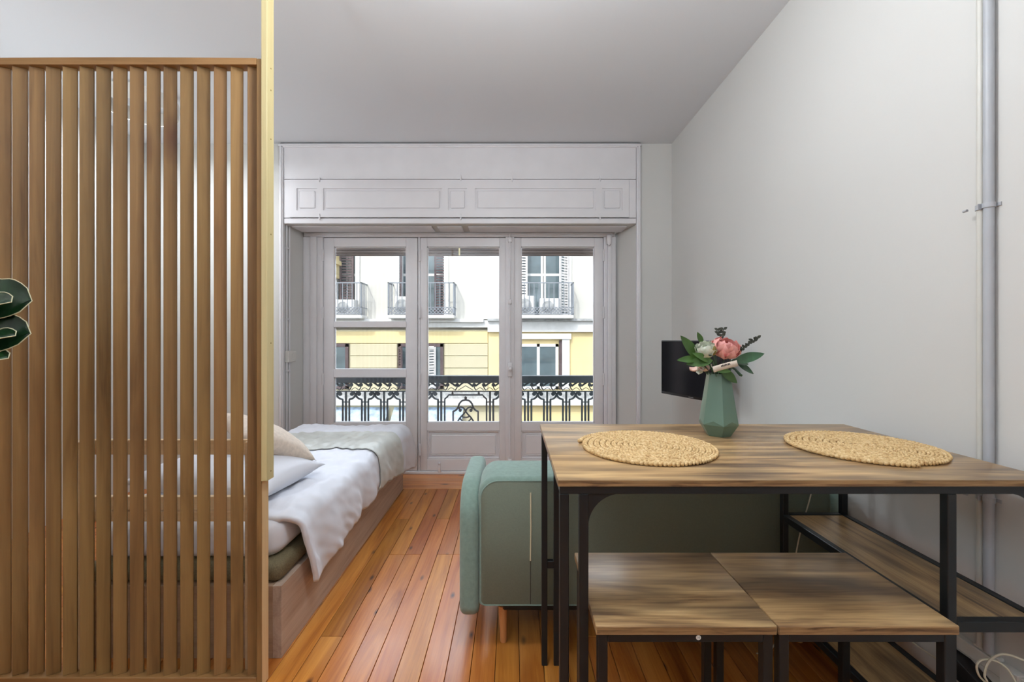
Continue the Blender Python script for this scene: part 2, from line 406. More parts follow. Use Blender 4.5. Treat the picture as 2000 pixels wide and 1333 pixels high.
# walls
w = MB().box(XR, XR+0.2, YREAR-0.2, YD+0.12, -0.12, CEIL+0.15).build('wall_right', M['wall']); structure(w, 'smooth white wall on the right side with pipes and television', 'wall')
w = MB().box(XL-0.2, XL, YREAR-0.2, YD+0.12, -0.12, CEIL+0.15).build('wall_left', M['wall']); structure(w, 'white wall far left behind the slatted screen', 'wall')
w = MB().box(XL-0.2, XR+0.2, YREAR-0.2, YREAR, -0.12, CEIL+0.15).build('wall_rear', M['wall']); structure(w, 'white wall behind the viewer', 'wall')
c_ = MB().box(XL-0.2, XR+0.2, YREAR-0.2, YD+0.12, CEIL, CEIL+0.3).build('ceiling', M['ceiling']); structure(c_, 'plain white painted ceiling', 'ceiling')
b = MB()
b.prism([(XL, YB), (OX0, YB), (DX0, YD+0.12), (XL, YD+0.12)], 'z', -0.12, CEIL)
b.prism([(OX1, YB), (XR, YB), (XR, YD+0.12), (DX1, YD+0.12)], 'z', -0.12, CEIL)
b.prism([(OX0, YB), (OX1, YB), (DX1, YD+0.12), (DX0, YD+0.12)], 'z', OZ, CEIL)
w = b.build('wall_back', M['wall'], smooth=0); structure(w, 'white window wall with a deep recess around the balcony doors', 'wall')

# panelled boxing above the recess: real boards with open joints
YF = YB - 0.03
def zb(py, Y=YF): return 1.27 + (660-py)*Y/850
def xb(px, Y=YF): return (px-1000)*Y/850
tr = thing('trim_1', (0, YB, OZ), 'white panelled boxing above the balcony recess with five raised fields', 'panelling', kind='structure')
bx0, bx1 = xb(553.5), xb(1243)
fz0, fz1 = zb(424.5), zb(351)
fx0, fx1 = xb(566), xb(1229)
MB().box(bx0, bx1, YF+0.008, YB-0.001, fz1+0.008, CEIL-0.040, bevel=0.002).build('upper_board', M['trim'], tr)
MB().box(bx0, bx1, YF+0.008, YB-0.001, OZ, fz0-0.007, bevel=0.002).build('lower_board', M['trim'], tr)
MB().box(bx0, fx0-0.003, YF+0.008, YB-0.001, fz0-0.002, fz1+0.002, bevel=0.001).build('side_board', M['trim'], tr)
MB().box(fx1+0.003, bx1, YF+0.008, YB-0.001, fz0-0.002, fz1+0.002, bevel=0.001).build('side_board', M['trim'], tr)
MB().box(bx0+0.02, bx1-0.02, YB-0.0008, YB+0.0, fz0-0.01, fz1+0.01).build('joint_backing', M['joint'], tr)
# frieze board with five recessed fields
px_f = [(579, 619), (631, 863), (875, 912), (928, 1164), (1176, 1216)]
pz0, pz1 = zb(411), zb(368)
fr = MB()
edges = [fx0] + [v for a, c in px_f for v in (xb(a), xb(c))] + [fx1]
fr.box(fx0, fx1, YF, YB-0.004, fz0, pz0); fr.box(fx0, fx1, YF, YB-0.004, pz1, fz1)
for i in range(0, len(edges), 2): fr.box(edges[i], edges[i+1], YF, YB-0.004, pz0, pz1)
frz = fr.build('frieze_board', M['trim'], tr, smooth=0)
for a, c in px_f:
    X0, X1 = xb(a), xb(c)
    m = MB(); g = 0.012
    m.box(X0, X1, YF+0.010, YB-0.004, pz0, pz1)
    m.box(X0+g*1.6, X1-g*1.6, YF+0.003, YF+0.010, pz0+g*1.6, pz1-g*1.6, bevel=0.006, seg=1)
    m.build('raised_field', M['trim'], tr)
for px, py in [(624, 351), (900, 349), (1000, 351), (1172, 350), (624, 425), (900, 425), (1172, 424)]:
    h = MB(); X, Z = xb(px), zb(py)
    h.box(X-0.006, X+0.006, YF-0.006, YF+0.008, Z-0.018, Z+0.018, bevel=0.002)
    h.cyl((X, YF-0.004, Z-0.022), (X, YF-0.004, Z+0.03), 0.003, 8)
    h.build('panel_clip', M['trim'], tr)
# moulding running round the recess and boxing
t2 = thing('trim_2', (0, YB, 0), 'white profiled casing strip framing the balcony recess', 'casing', kind='structure')
zt = CEIL-0.010
cx0, cx1 = xb(545), xb(1252)
for a, c in ((cx0, xb(553)), (xb(1243.6), cx1)):
    m = MB().box(a, c, YF-0.004, YB+0.001, 0.0, zt, bevel=0.004, seg=2)
    mid = (a+c)/2; m.box(mid-0.008, mid+0.008, YF-0.014, YF, 0.0, zt-0.012, bevel=0.004, seg=2)
    m.build('casing_upright', M['trim'], t2)
m = MB().box(cx0, cx1, YF-0.004, YB+0.001, zt-0.036, zt, bevel=0.004, seg=2); m.box(cx0, cx1, YF-0.012, YF, zt-0.026, zt-0.006, bevel=0.003)
m.build('casing_head', M['trim'], t2)
MB().box(cx0, cx1, YB-0.012, YB, zt, CEIL-0.0005).build('ceiling_gap', M['joint'], t2)

# recess soffit mouldings
t3 = thing('trim_3', (0, 3.9, OZ-0.03), 'white boards and strips under the recess soffit', 'soffit', kind='structure')
for a, c in ((xb(560), xb(840)), (xb(850), xb(900)), (xb(912), xb(1230))):
    MB().box(a, c, YB+0.05, YD-0.06, OZ-0.012, OZ, bevel=0.004).build('soffit_board', M['trim'], t3)

# ------------------------------------------------------------------ balcony doors
KD = YD/850
def xd(px): return (px-1000)*KD
def zd(py): return 1.27 + (660-py)*KD
def leaf(nm, x0, x1, gx0, gx1, label, extra=(), hinge='l', gz=(482, 826)):
    t = thing(nm, ((xd(x0)+xd(x1))/2, YD, zd(920)), label, 'window', kind='structure')
    y0, y1 = YD, YD+0.045
    X0, X1, G0, G1 = xd(x0), xd(x1), xd(gx0), xd(gx1)
    ZT, ZG1, ZG0, ZB_ = zd(465), zd(gz[0]), zd(gz[1]), zd(920)
    MB().box(X0, G0, y0, y1, ZB_, ZT, bevel=0.004, seg=2).build('stile', M['trim'], t)
    MB().box(G1, X1, y0, y1, ZB_, ZT, bevel=0.004, seg=2).build('stile', M['trim'], t)
    MB().box(G0, G1, y0, y1, ZG1, ZT, bevel=0.003).build('top_rail', M['trim'], t)
    MB().box(G0, G1, y0, y1, zd(842), ZG0, bevel=0.003).build('middle_rail', M['trim'], t)
    MB().box(G0, G1, y0, y1, ZB_, zd(897), bevel=0.003).build('bottom_rail', M['trim'], t)
    for a, c in extra: MB().box(G0-0.004, G1+0.004, y0-0.006, y1, zd(c), zd(a), bevel=0.004).build('glazing_bar', M['trim'], t)
    # glazing bead
    g = 0.007
    m = MB(); m.box(G0, G0+g, y0+0.012, y1-0.01, ZG0, ZG1); m.box(G1-g, G1, y0+0.012, y1-0.01, ZG0, ZG1)
    m.box(G0, G1, y0+0.012, y1-0.01, ZG1-g, ZG1); m.box(G0, G1, y0+0.012, y1-0.01, ZG0, ZG0+g); m.build('glazing_bead', M['trim'], t, smooth=0)
    MB().box(G0, G1, y0+0.022, y0+0.026, ZG0, ZG1).build('pane', M['glass'], t, smooth=0)
    # raised lower field
    pz0_, pz1_ = zd(897), zd(842)
    m = MB(); m.box(G0, G1, y0+0.022, y1-0.004, pz0_, pz1_)
    m.box(G0+0.035, G1-0.035, y0+0.008, y0+0.022, pz0_+0.035, pz1_-0.035, bevel=0.012, seg=1)
    for a, c, e, f in ((G0, G1, pz0_, pz0_+0.012), (G0, G1, pz1_-0.012, pz1_), (G0, G0+0.012, pz0_, pz1_), (G1-0.012, G1, pz0_, pz1_)):
        m.box(a, c, y0+0.004, y0+0.024, e, f, bevel=0.004)
    m.build('lower_panel', M['trim'], t)
    hx = X0-0.004 if hinge == 'l' else X1+0.004
    for py in (500, 612, 742, 880):
        hz = zd(py); m = MB().cyl((hx, y0-0.006, hz-0.05), (hx, y0-0.006, hz+0.05), 0.009, 10)
        m.ball((hx, y0-0.006, hz+0.052), 0.009, 0.009, 0.011, 8, 5); m.build('hinge', M['trim'], t)
    return t
L1 = leaf('window_1', 632, 815, 652, 793, 'leftmost balcony door leaf, crossed by two glazing bars', extra=((628, 640), (721, 738)))
L2 = leaf('window_2', 821, 989, 834, 976, 'middle balcony door leaf with one tall pane above a raised field')
L3 = leaf('window_3', 1003, 1178, 1018, 1161, 'rightmost balcony door leaf beside the locking rod', hinge='r')
# fixed frame
fm = thing('trim_4', (xd(905), YD, 0), 'white fixed door frame and threshold holding the three balcony leaves', 'door frame', kind='structure')
def fbox(n, x0, x1, z0, z1, dy0=0.0, dy1=0.07, bv=0.004): return MB().box(x0, x1, YD+dy0, YD+dy1, z0, z1, bevel=bv, seg=2).build(n, M['trim'], fm)
zhead = zd(463.5)
fbox('head', DX0-0.0, DX1+0.0, zhead, OZ, -0.02)
fbox('head_strip', DX0+0.02, DX1-0.02, zhead+0.02, zhead+0.034, -0.032, 0.0)
for a, c, k in ((DX0-0.01, xd(608), -0.01), (xd(608), xd(620), -0.028), (xd(620), xd(631), -0.006)): fbox('jamb', a, c, 0, zhead, k)
for a, c, k in ((xd(1179), xd(1186), -0.006), (xd(1186), xd(1194), -0.026), (xd(1194), DX1+0.012, -0.01)): fbox('jamb', a, c, 0, zhead, k)
fbox('mullion', xd(812), xd(824), 0, zhead, 0.0455)
fbox('mullion', xd(816), xd(820), 0, zhead, 0.010, 0.045, 0.001)
fbox('rebate', xd(625), xd(636), 0, zhead, 0.0455); fbox('rebate', xd(1174), xd(1184), 0, zhead, 0.0455); fbox('rebate', DX0, DX1, zd(470), zhead, 0.0455)
fbox('threshold', DX0, DX1, 0.0, zd(921), -0.012)
fbox('meeting_stile', xd(987.5), xd(1004.5), zd(920), zhead, -0.012, -0.0003)
fbox('meeting_stile', xd(987.5), xd(1004.5), zd(920), zhead, 0.0455, 0.06)
# espagnolette rod and fittings
rod = thing('window_lock_rod', (xd(996), YD-0.03, zd(915)), 'long white locking rod with knob between the middle and right leaves', 'window lock')
MB().cyl((xd(996), YD-0.024, zd(915)), (xd(996), YD-0.024, zd(458)), 0.008, 10).build('rod', M['trim'], rod)
for py in (470, 590, 900):
    MB().box(xd(996)-0.018, xd(996)+0.018, YD-0.036, YD-0.011, zd(py)-0.022, zd(py)+0.022, bevel=0.006, seg=2).build('guide', M['trim'], rod)
m = MB().box(xd(996)-0.022, xd(996)+0.022, YD-0.044, YD-0.012, zd(735), zd(708), bevel=0.008, seg=2)
m.build('lock_case', M['trim'], rod)
m = MB().cyl((xd(996), YD-0.044, zd(719)), (xd(996)+0.004, YD-0.075, zd(719)), 0.009, 10); m.ball((xd(996)+0.005, YD-0.085, zd(719)), 0.02, 0.017, 0.02, 12, 8)
m.build('knob', M['trim'], rod)
bolt = thing('door_bolt', (xd(859), YD-0.02, zd(924)), 'small white foot bolt at the bottom of the middle balcony leaf', 'bolt')
MB().box(xd(856), xd(861), YD-0.022, YD-0.0005, zd(922), zd(905), bevel=0.004, seg=2).build('bolt_body', M['trim'], bolt)
MB().ball((xd(858.5), YD-0.02, zd(905)), 0.012, 0.012, 0.012, 10, 6).build('bolt_knob', M['trim'], bolt)
cl = MB().box(xd(1183), xd(1191), YD-0.06, YD-0.02, zd(480), zd(462), bevel=0.008, seg=2); cl.cyl((xd(1187), YD-0.05, zd(482)), (xd(1187), YD-0.05, zd(466)), 0.011, 10)
tag(cl.build('cord_pulley', M['trim']), 'white blind cord pulley in the top right corner of the door frame', 'pulley')

# wooden roll-up blinds just outside the panes
for gx0, gx1, lab in ((645, 802, 'brown wooden roll blind above the leftmost leaf'), (824, 986, 'brown wooden roll blind with pale cord above the middle leaf'), (1008, 1172, 'brown wooden roll blind above the rightmost leaf')):
    yb_ = YD + 0.16; kk = yb_/850
    X0, X1 = (gx0-1000)*kk, (gx1-1000)*kk
    ztop = 1.27 + (660-470)*kk; z0 = 1.27 + (660-501.5)*kk
    t = thing('roll_blind', ((X0+X1)/2, yb_, z0), lab, 'blind', 'roll blinds outside the balcony doors')
    MB().cyl((X0, yb_+0.02, z0+0.075), (X1, yb_+0.02, z0+0.075), 0.055, 16).build('roll', M['blind'], t)
    for k in range(4):
        MB().box(X0, X1, yb_-0.036-0.002*k, yb_-0.026-0.002*k, z0+0.028*k, z0+0.028*k+0.024, bevel=0.004).build('slat', M['blind'], t)
    if gx0 == 824:
        MB().box(xd(896)*1.03, xd(899)*1.03, yb_-0.05, yb_-0.045, z0+0.002, z0+0.1).build('cord', M['cord_cream'], t)

# balcony slab and wrought iron railing
YRL = 4.6
slab = MB().box(-2.6, 1.7, YD+0.121, YRL+0.06, -0.25, -0.02).build('balcony_slab', M['f_ledge']); structure(slab, 'grey stone slab of the narrow balcony', 'balcony')
KX = 0.000433
XC = -0.490
def hz(zy): return 0.8641 - zy*KX
rail = thing('balcony_railing', (XC, YRL, -0.02), 'black wrought iron balcony railing with scrolls and a central arch', 'railing')
MB().box(-2.5, 1.6, YRL-0.025, YRL+0.025, hz(165), hz(-15), bevel=0.004).build('top_rail', M['iron'], rail)
MB().box(-2.5, 1.6, YRL-0.008, YRL+0.008, hz(385), hz(358)).build('middle_rail', M['iron'], rail)
MB().box(-2.5, 1.6, YRL-0.008, YRL+0.008, 0.05, 0.066).build('bottom_rail', M['iron'], rail)
for xx in (-2.49, 1.59): MB().box(xx-0.012, xx+0.012, YRL-0.012, YRL+0.012, -0.02, hz(165)).build('post', M['iron'], rail)
def smooth_path(pts, n=5):
    P = [Vector((p[0], 0, p[1])) for p in pts]; out = []
    for i in range(len(P)-1):
        p0 = P[max(i-1, 0)]; p1 = P[i]; p2 = P[i+1]; p3 = P[min(i+2, len(P)-1)]
        for k in range(n):
            t = k/n
            out.append(0.5*((2*p1)+(-p0+p2)*t+(2*p0-5*p1+4*p2-p3)*t*t+(-p0+3*p1-3*p2+p3)*t**3))
    out.append(P[-1]); return out
def ipath(m, pts, cx, sx, r, n=4, ns=6):
    q = smooth_path([(cx + sx*p[0]*KX, hz(p[1])) for p in pts], n)
    m.tube([(p.x, YRL, p.z) for p in q], r, ns)
def idisc(m, x, zy, cx, sx, r): m.cyl((cx+sx*x*KX, YRL-0.008, hz(zy)), (cx+sx*x*KX, YRL+0.008, hz(zy)), r, 12)
bot = (0.8641-0.06)/KX
scr = [(80, bot), (80, 900), (80, 600), (95, 566), (150, 552), (205, 505), (222, 452), (200, 408), (160, 400), (138, 425)]
def baluster(cx, sides=(-1, 1)):
    m = MB(); m.box(cx-0.0105, cx+0.0105, YRL-0.007, YRL+0.007, 0.06, hz(370))
    m.box(cx-0.036, cx+0.036, YRL-0.006, YRL+0.006, hz(645), hz(622))
    for s in sides:
        ipath(m, scr, cx, s, 0.0105); idisc(m, 145, 436, cx, s, 0.021)
    return m
base = None; SP = 0.2013
xs = [XC + s*(0.2577 + SP*k) for s in (-1, 1) for k in range(1, 10) if -2.45 < XC + s*(0.2577+SP*k) < 1.55]
for cx in xs:
    if base is None: base = baluster(cx).build('baluster', M['iron'], rail); b0 = cx
    else: place('baluster', base.data, WL[base.name] + Vector((cx-b0, 0, 0)), rail)
for s in (-1, 1):
    baluster(XC + s*0.2577, (s,)).build('baluster', M['iron'], rail)
# frieze scrolls
def frieze(cx, sx):
    m = MB(); idisc(m, 0, 215, cx, sx, 0.020)
    ipath(m, [(0, 215), (8, 290), (50, 345)], cx, sx, 0.006)
    ipath(m, [(28, 250), (110, 190), (185, 140)], cx, sx, 0.0105)
    ipath(m, [(50, 345), (145, 285), (235, 345)], cx, sx, 0.004)
    return m
fb = {}
for s in (-1, 1):
    for k in range(20):
        cx = XC + s*(0.0896 + 0.10175*k)
        if not -2.47 < cx < 1.56: continue
        if s not in fb: fb[s] = (frieze(cx, s).build('frieze_scroll', M['iron'], rail), cx)
        else:
            o0, c0 = fb[s]; place('frieze_scroll', o0.data, WL[o0.name] + Vector((cx-c0, 0, 0)), rail)
m = MB(); 
for s in (-1, 1):
    ipath(m, [(0, 160), (60, 160), (185, 260)], XC, s, 0.0105); ipath(m, [(0, 235), (90, 290), (185, 345)], XC, s, 0.004)
m.build('frieze_peak', M['iron'], rail)
m = MB(); 
for s in (-1, 1):
    q = [(0, 460), (415, 460), (440, 500), (508, 560), (510, 640), (510, bot)]
    m.tube([(XC+s*a*KX, YRL, hz(z)) for a, z in q], 0.0095, 6)
    m.ball((XC+s*320*KX, YRL, hz(420)), 0.012, 0.012, 0.016, 8, 6)
m.build('arch_bracket', M['iron'], rail)
m = MB()
for s in (-1, 1):
    ipath(m, [(0, 580), (90, 605), (155, 680), (185, 760), (235, 830), (305, 862)], XC, s, 0.0105)
    m.box(XC+s*305*KX-0.008, XC+s*305*KX+0.008, YRL-0.007, YRL+0.007, 0.06, hz(855))
    ipath(m, [(130, 830), (160, 790), (120, 755), (40, 790), (0, 860), (-60, 940), (-120, 1000), (-215, 1140)], XC, s, 0.009); idisc(m, 130, 835, XC, s, 0.017)
    ipath(m, [(0, 1010), (60, 1000), (110, 970)], XC, s, 0.008); ipath(m, [(150, 1010), (100, 1080), (40, 1130), (0, 1200)], XC, s, 0.008)
m.ball((XC, YRL, hz(535)), 0.015, 0.012, 0.018, 10, 6)
m.build('arch', M['iron'], rail)

# ------------------------------------------------------------------ street and the building opposite (12 m away)
YX = 12.0; KF = YX/850
def xf(px): return (px-1000)*KF
def zf(py): return 1.27 + (660-py)*KF
st = MB().box(-30, 30, YD+0.2, 14, -5.2, -5.0).build('street', M['asphalt']); structure(st, 'grey asphalt street far below the balcony', 'street')
bd = thing('opposite_building', (0, YX, -5), 'pale cream and yellow apartment house across the street', 'building')
def part(n, mat, x0, x1, y0, y1, z0, z1, parent=bd, bevel=0): return MB().box(x0, x1, y0, y1, z0, z1, bevel=bevel).build(n, M[mat], parent, smooth=0)
# upper floor wall, with door openings left as dark recessed bays in front of it
part('upper_wall', 'f_white', -16, 14, YX+0.25, YX+0.6, zf(645), 9.5)
part('lower_wall_cream', 'f_cream', -16, xf(954), YX+0.03, YX+0.6, zf(765), zf(645))
part('lower_wall_yellow', 'f_yellow', xf(954), 14, YX-0.03, YX+0.6, zf(765), zf(645))
doors_u = [(xf(650), xf(703), 'A'), (xf(772), xf(876), 'B'), (xf(1008), xf(1116), 'C'), (xf(430), xf(530), 'D'), (xf(1250), xf(1350), 'E')]
# piers of the upper wall between the doors (proud of the recess)
xs_ = sorted(doors_u); cur = -16
for a, c, _ in xs_:
    if a > cur: part('wall_pier', 'f_white', cur, a, YX, YX+0.26, zf(624), 9.5)
    cur = c
part('wall_pier', 'f_white', cur, 14, YX, YX+0.26, zf(624), 9.5)
for a, c, _ in xs_: part('door_lintel', 'f_white', a, c, YX, YX+0.26, zf(350), 9.5)
part('yellow_column', 'f_yellow', xf(640), xf(664), YX-0.5, YX-0.02, zf(545), 8.0); part('column_capital', 'f_yellow', xf(636), xf(668), YX-0.54, YX-0.02, zf(520), zf(512))
part('cornice', 'f_trim', -16, xf(953), YX-0.10, YX+0.04, zf(640), zf(626)); part('cornice', 'f_trim', -16, xf(945), YX-0.22, YX+0.04, zf(630), zf(624))
part('cornice', 'f_trim', xf(953), 14, YX-0.16, YX+0.04, zf(649), zf(626)); part('cornice', 'f_ledge', xf(953), 14, YX-0.26, YX+0.04, zf(628), zf(623.5))
part('pilaster', 'f_trim', xf(956), xf(978), YX-0.05, YX, zf(624), 9.5)
# rusticated courses
for py in range(5):
    y0 = 648 + py*24
    mat = 'f_yellow' if py == 0 else 'f_cream'
    segs = [(-16, xf(650)), (xf(684), xf(776)), (xf(868), xf(953))] if py >= 1 else [(-16, xf(953))]
    for a, c in segs: part('stone_course', mat, a, c, YX-0.02, YX+0.03, zf(y0+23.2), zf(y0), bevel=0.012)
# slatted shutter helper
def shutter(name, mat, x0, y0, x1, y1, z0, z1, parent):
    """leaf standing between plan points (x0,y0)-(x1,y1)"""
    p0, p1 = Vector((x0, y0, 0)), Vector((x1, y1, 0)); L = (p1-p0).length; ang = math.atan2(y1-y0, x1-x0)
    m = MB(); m.box(0, 0.05, -0.02, 0.02, z0, z1); m.box(L-0.05, L, -0.02, 0.02, z0, z1)
    for zz in (z0, (z0+z1)/2, z1-0.06): m.box(0.04, L-0.04, -0.02, 0.02, zz, zz+0.06)
    m.xf(Matrix.Translation((x0, y0, 0)) @ Matrix.Rotation(ang, 4, 'Z'))
    s = m.build(name, M[mat], parent, smooth=0)
    n = int((z1-z0)/0.075); q = MB()
    for k in range(n):
        zz = z0 + 0.06 + k*0.075
        q.prism([(-0.016, zz), (-0.012, zz), (0.018, zz+0.045), (0.014, zz+0.045)], 'x', 0.05, L-0.05)
    q.xf(Matrix.Translation((x0, y0, 0)) @ Matrix.Rotation(ang, 4, 'Z'))
    q.build('louvres', M[mat], s, smooth=0)
    return s
def french_door(x0, x1, key):
    zb0, zt0 = zf(622), zf(350); w_ = x1-x0; y = YX+0.16
    f = 0.12
    d = MB(); d.box(x0, x0+f, YX-0.04, YX+0.1, zb0, zt0); d.box(x1-f, x1, YX-0.04, YX+0.1, zb0, zt0); d.box(x0, x1, YX-0.04, YX+0.1, zt0, zt0+f)
    d.build('door_surround', M['f_trim'], bd, smooth=0)
    fr_ = MB(); xm = (x0+x1)/2
    for a, c in ((x0+f, x0+f+0.06), (xm-0.07, xm-0.01), (xm+0.01, xm+0.07), (x1-f-0.06, x1-f)): fr_.box(a, c, y, y+0.05, zb0, zt0)
    for zz in (zb0, zf(538), zt0-0.08): fr_.box(x0+f, x1-f, y+0.005, y+0.045, zz, zz+0.07)
    wd = fr_.build('french_window', M['f_trim'], bd, smooth=0)
    for a, c in ((x0+f+0.06, xm-0.07), (xm+0.07, x1-f-0.06)):
        for e, g_ in ((zb0+0.07, zf(538)), (zf(538)+0.07, zt0-0.08)): part('pane', 'f_glass', a, c, y+0.02, y+0.03, e, g_, wd)
for a, c, k in doors_u: french_door(a, c, k)
shutter('shutter', 'f_shutter', xf(664), YX-0.02, xf(691), YX-0.01, zf(620), zf(350), bd)
shutter('shutter', 'f_shutter', xf(778), YX+0.1, xf(789), YX-0.3, zf(620), zf(350), bd)
shutter('shutter', 'f_shutter', xf(850), YX-0.12, xf(871), YX+0.05, zf(620), zf(350), bd)
shutter('shutter', 'f_shutter_white', xf(1014), YX-0.1, xf(1030), YX-0.05, zf(620), zf(350), bd)
shutter('shutter', 'f_shutter_white', xf(1091), YX-0.3, xf(1110), YX-0.05, zf(620), zf(350), bd)
def far_balcony(x0, x1, depth=0.45):
    ys = YX-0.05-depth; k = ys/850
    z0 = zf(624); zs = z0 + 0.09; zt_ = z0+0.96
    b_ = MB().box(x0, x1, ys, YX-0.0, z0, zs, bevel=0.02).build('balcony', M['f_trim'], bd, smooth=0)
    m = MB(); m.box(x0, x1, ys, ys+0.03, zt_-0.03, zt_); m.box(x0, x1, ys, ys+0.02, zs+0.2, zs+0.215); m.box(x0, x1, ys, ys+0.02, zs+0.02, zs+0.035)
    for xx in (x0, x1-0.03):
        m.box(xx, xx+0.03, ys, YX, zt_-0.03, zt_); m.box(xx, xx+0.03, ys, ys+0.03, zs, zt_); m.box(xx, xx+0.02, ys, YX, zs+0.2, zs+0.215)
    m.build('balcony_rail', M['f_iron'], b_, smooth=0)
    n = int((x1-x0)/0.125)
    bar = None
    for i in range(1, n):
        xx = x0 + (x1-x0)*i/n
        if bar is None: bar = MB().cyl((xx, ys+0.015, zs+0.2), (xx, ys+0.015, zt_), 0.011, 6).build('bar', M['f_iron'], b_); bx = xx
        else: place('bar', bar.data, WL[bar.name] + Vector((xx-bx, 0, 0)), b_)
    lat = MB(); n2 = int((x1-x0)/0.09)
    for i in range(n2):
        xx = x0 + i*(x1-x0)/n2; w2 = (x1-x0)/n2*1.9
        if xx + w2 > x1: w2 = x1 - xx
        lat.cyl((xx, ys+0.01, zs+0.03), (xx+w2, ys+0.01, zs+0.2), 0.010, 5); lat.cyl((xx+w2, ys+0.01, zs+0.03), (xx, ys+0.01, zs+0.2), 0.010, 5)
    for yy in (0.1, 0.2, 0.3, 0.4):
        for xx in (x0+0.015, x1-0.015): lat.cyl((xx, ys+yy, zs), (xx, ys+yy, zt_-0.02), 0.010, 5)
    lat.build('lattice', M['f_iron'], b_)
    return zs
kb = (YX-0.5)/850
def xk(px): return (px-1000)*kb
zs = far_balcony(xk(575), xk(706)); far_balcony(xk(757), xk(887)); far_balcony(xk(985), xk(1121))
def aircon(x0, x1, h, lab):
    t = thing('air_conditioner', ((x0+x1)/2, YX-0.25, zs), lab, 'air conditioner', 'air conditioners on the opposite balconies')
    MB().box(x0, x1, YX-0.42, YX-0.12, zs, zs+h, bevel=0.02).build('housing', M['f_trim'], t)
    m = MB(); cx = x0+(x1-x0)*0.4; m.lathe([(h*0.36, 0), (h*0.36, 0.01), (h*0.3, 0.012)], (0, 0, 0), 16)
    m.xf(Matrix.Translation((cx, YX-0.42, zs+h*0.5)) @ Matrix.Rotation(R(90), 4, 'X')); m.build('fan_grille', M['f_ledge'], t)
aircon(xk(652), xk(690), 0.42, 'white air conditioner on the opposite balcony seen at far left')
aircon(xk(768), xk(806), 0.5, 'white air conditioner on the middle opposite balcony')
aircon(xk(1012), xk(1045), 0.52, 'left white air conditioner on the right opposite balcony')
aircon(xk(1054), xk(1096), 0.45, 'right white air conditioner on the right opposite balcony')
# lower windows
def low_window(x0, x1, surround=False, shut=None):
    z0, z1 = zf(760), zf(672)
    part('window_recess', 'f_shutter', x0, x1, YX+0.0, YX+0.031, z0, z1+0.02)
    m = MB(); f = 0.08; y = YX-(0.10 if surround else 0.05); xm = (x0+x1)/2
    for a, c in ((x0, x0+f), (x1-f, x1), (xm-f/2, xm+f/2)): m.box(a, c, y, y+0.05, z0, z1)
    m.box(x0, x1, y, y+0.05, z0, z0+f); m.box(x0, x1, y, y+0.05, z1-f, z1)
    wd = m.build('window', M['f_trim'] if surround else M['f_shutter'], bd, smooth=0)
    for a, c in ((x0+f, xm-f/2), (xm+f/2, x1-f)): part('pane', 'f_glass', a, c, y+0.02, y+0.03, z0+f, z1-f, wd)
    if surround:
        m = MB(); s = 0.2
        m.box(x0-s-0.1, x0-0.1, YX-0.13, YX-0.02, z0, z1+0.25); m.box(x1+0.1, x1+0.1+s, YX-0.13, YX-0.02, z0, z1+0.25); m.box(x0-s-0.14, x1+s+0.14, YX-0.16, YX-0.02, z1+0.13, z1+0.28)
        m.build('window_surround', M['f_trim'], bd, smooth=0)
        part('window_reveal', 'f_shutter', x1+0.02, x1+0.1, YX-0.06, YX-0.03, z0, z1+0.1)
low_window(xf(610), xf(681)); low_window(xf(778), xf(866)); low_window(xf(1012), xf(1090), True)
shutter('shutter', 'f_shutter', xf(780), YX-0.06, xf(790), YX-0.3, zf(758), zf(678), bd)
shutter('shutter', 'f_shutter_white', xf(838), YX-0.25, xf(852), YX-0.1, zf(758), zf(678), bd)
# ground storey: ledge, awnings, shop fronts
part('string_course', 'f_trim', -16, 14, YX-0.22, YX+0.3, zf(790), zf(778)); part('string_course', 'f_ledge', -16, 14, YX-0.12, YX+0.3, zf(778), zf(765))
part('ground_wall', 'f_cream', -16, xf(1000), YX, YX+0.5, -5, zf(790)); part('ground_wall', 'f_yellow', xf(1000), 14, YX, YX+0.5, -5, zf(790))
for a, c in ((560, 760), (770, 905)):
    m = MB(); m.prism([(YX, zf(796)), (YX-0.9, zf(845)), (YX-0.9, zf(848)), (YX, zf(799))], 'x', xf(a), xf(c)); m.build('awning', M['f_awning'], bd, smooth=0)
# ------------------------------------------------------------------ slatted screen
SY0, SY1, SX1 = 1.58, 1.622, -0.908
SX0 = -2.34
STOP = 2.285
sc_ = thing('slatted_screen', ((SX0+SX1)/2, 1.6, 0), 'tall oak room screen of angled vertical slats in front of the bed', 'room divider')
M['lit_edge'] = wood('lit_oak_edge', [(0.3, (206, 172, 124)), (0.7, (226, 196, 150))], 2, rough=0.6)  # window light on the post's end face, put in as paler wood
MB().box(SX1-0.020, SX1, SY0, SY1, 0, STOP, bevel=0.002).build('end_post', M['slat'], sc_)
MB().box(SX1, SX1+0.0007, SY0+0.001, SY1-0.001, 0.002, 0.749).build('lit_edge', M['lit_edge'], sc_)
MB().box(SX0, SX0+0.020, SY0, SY1, 0, STOP, bevel=0.002).build('end_post', M['slat'], sc_)
M['slat_x'] = wood('oak_rail', [(0.2, (112, 78, 46)), (0.45, (146, 108, 64)), (0.85, (168, 128, 84))], 0, rough=0.5, fine=0.2, spec=0.35)
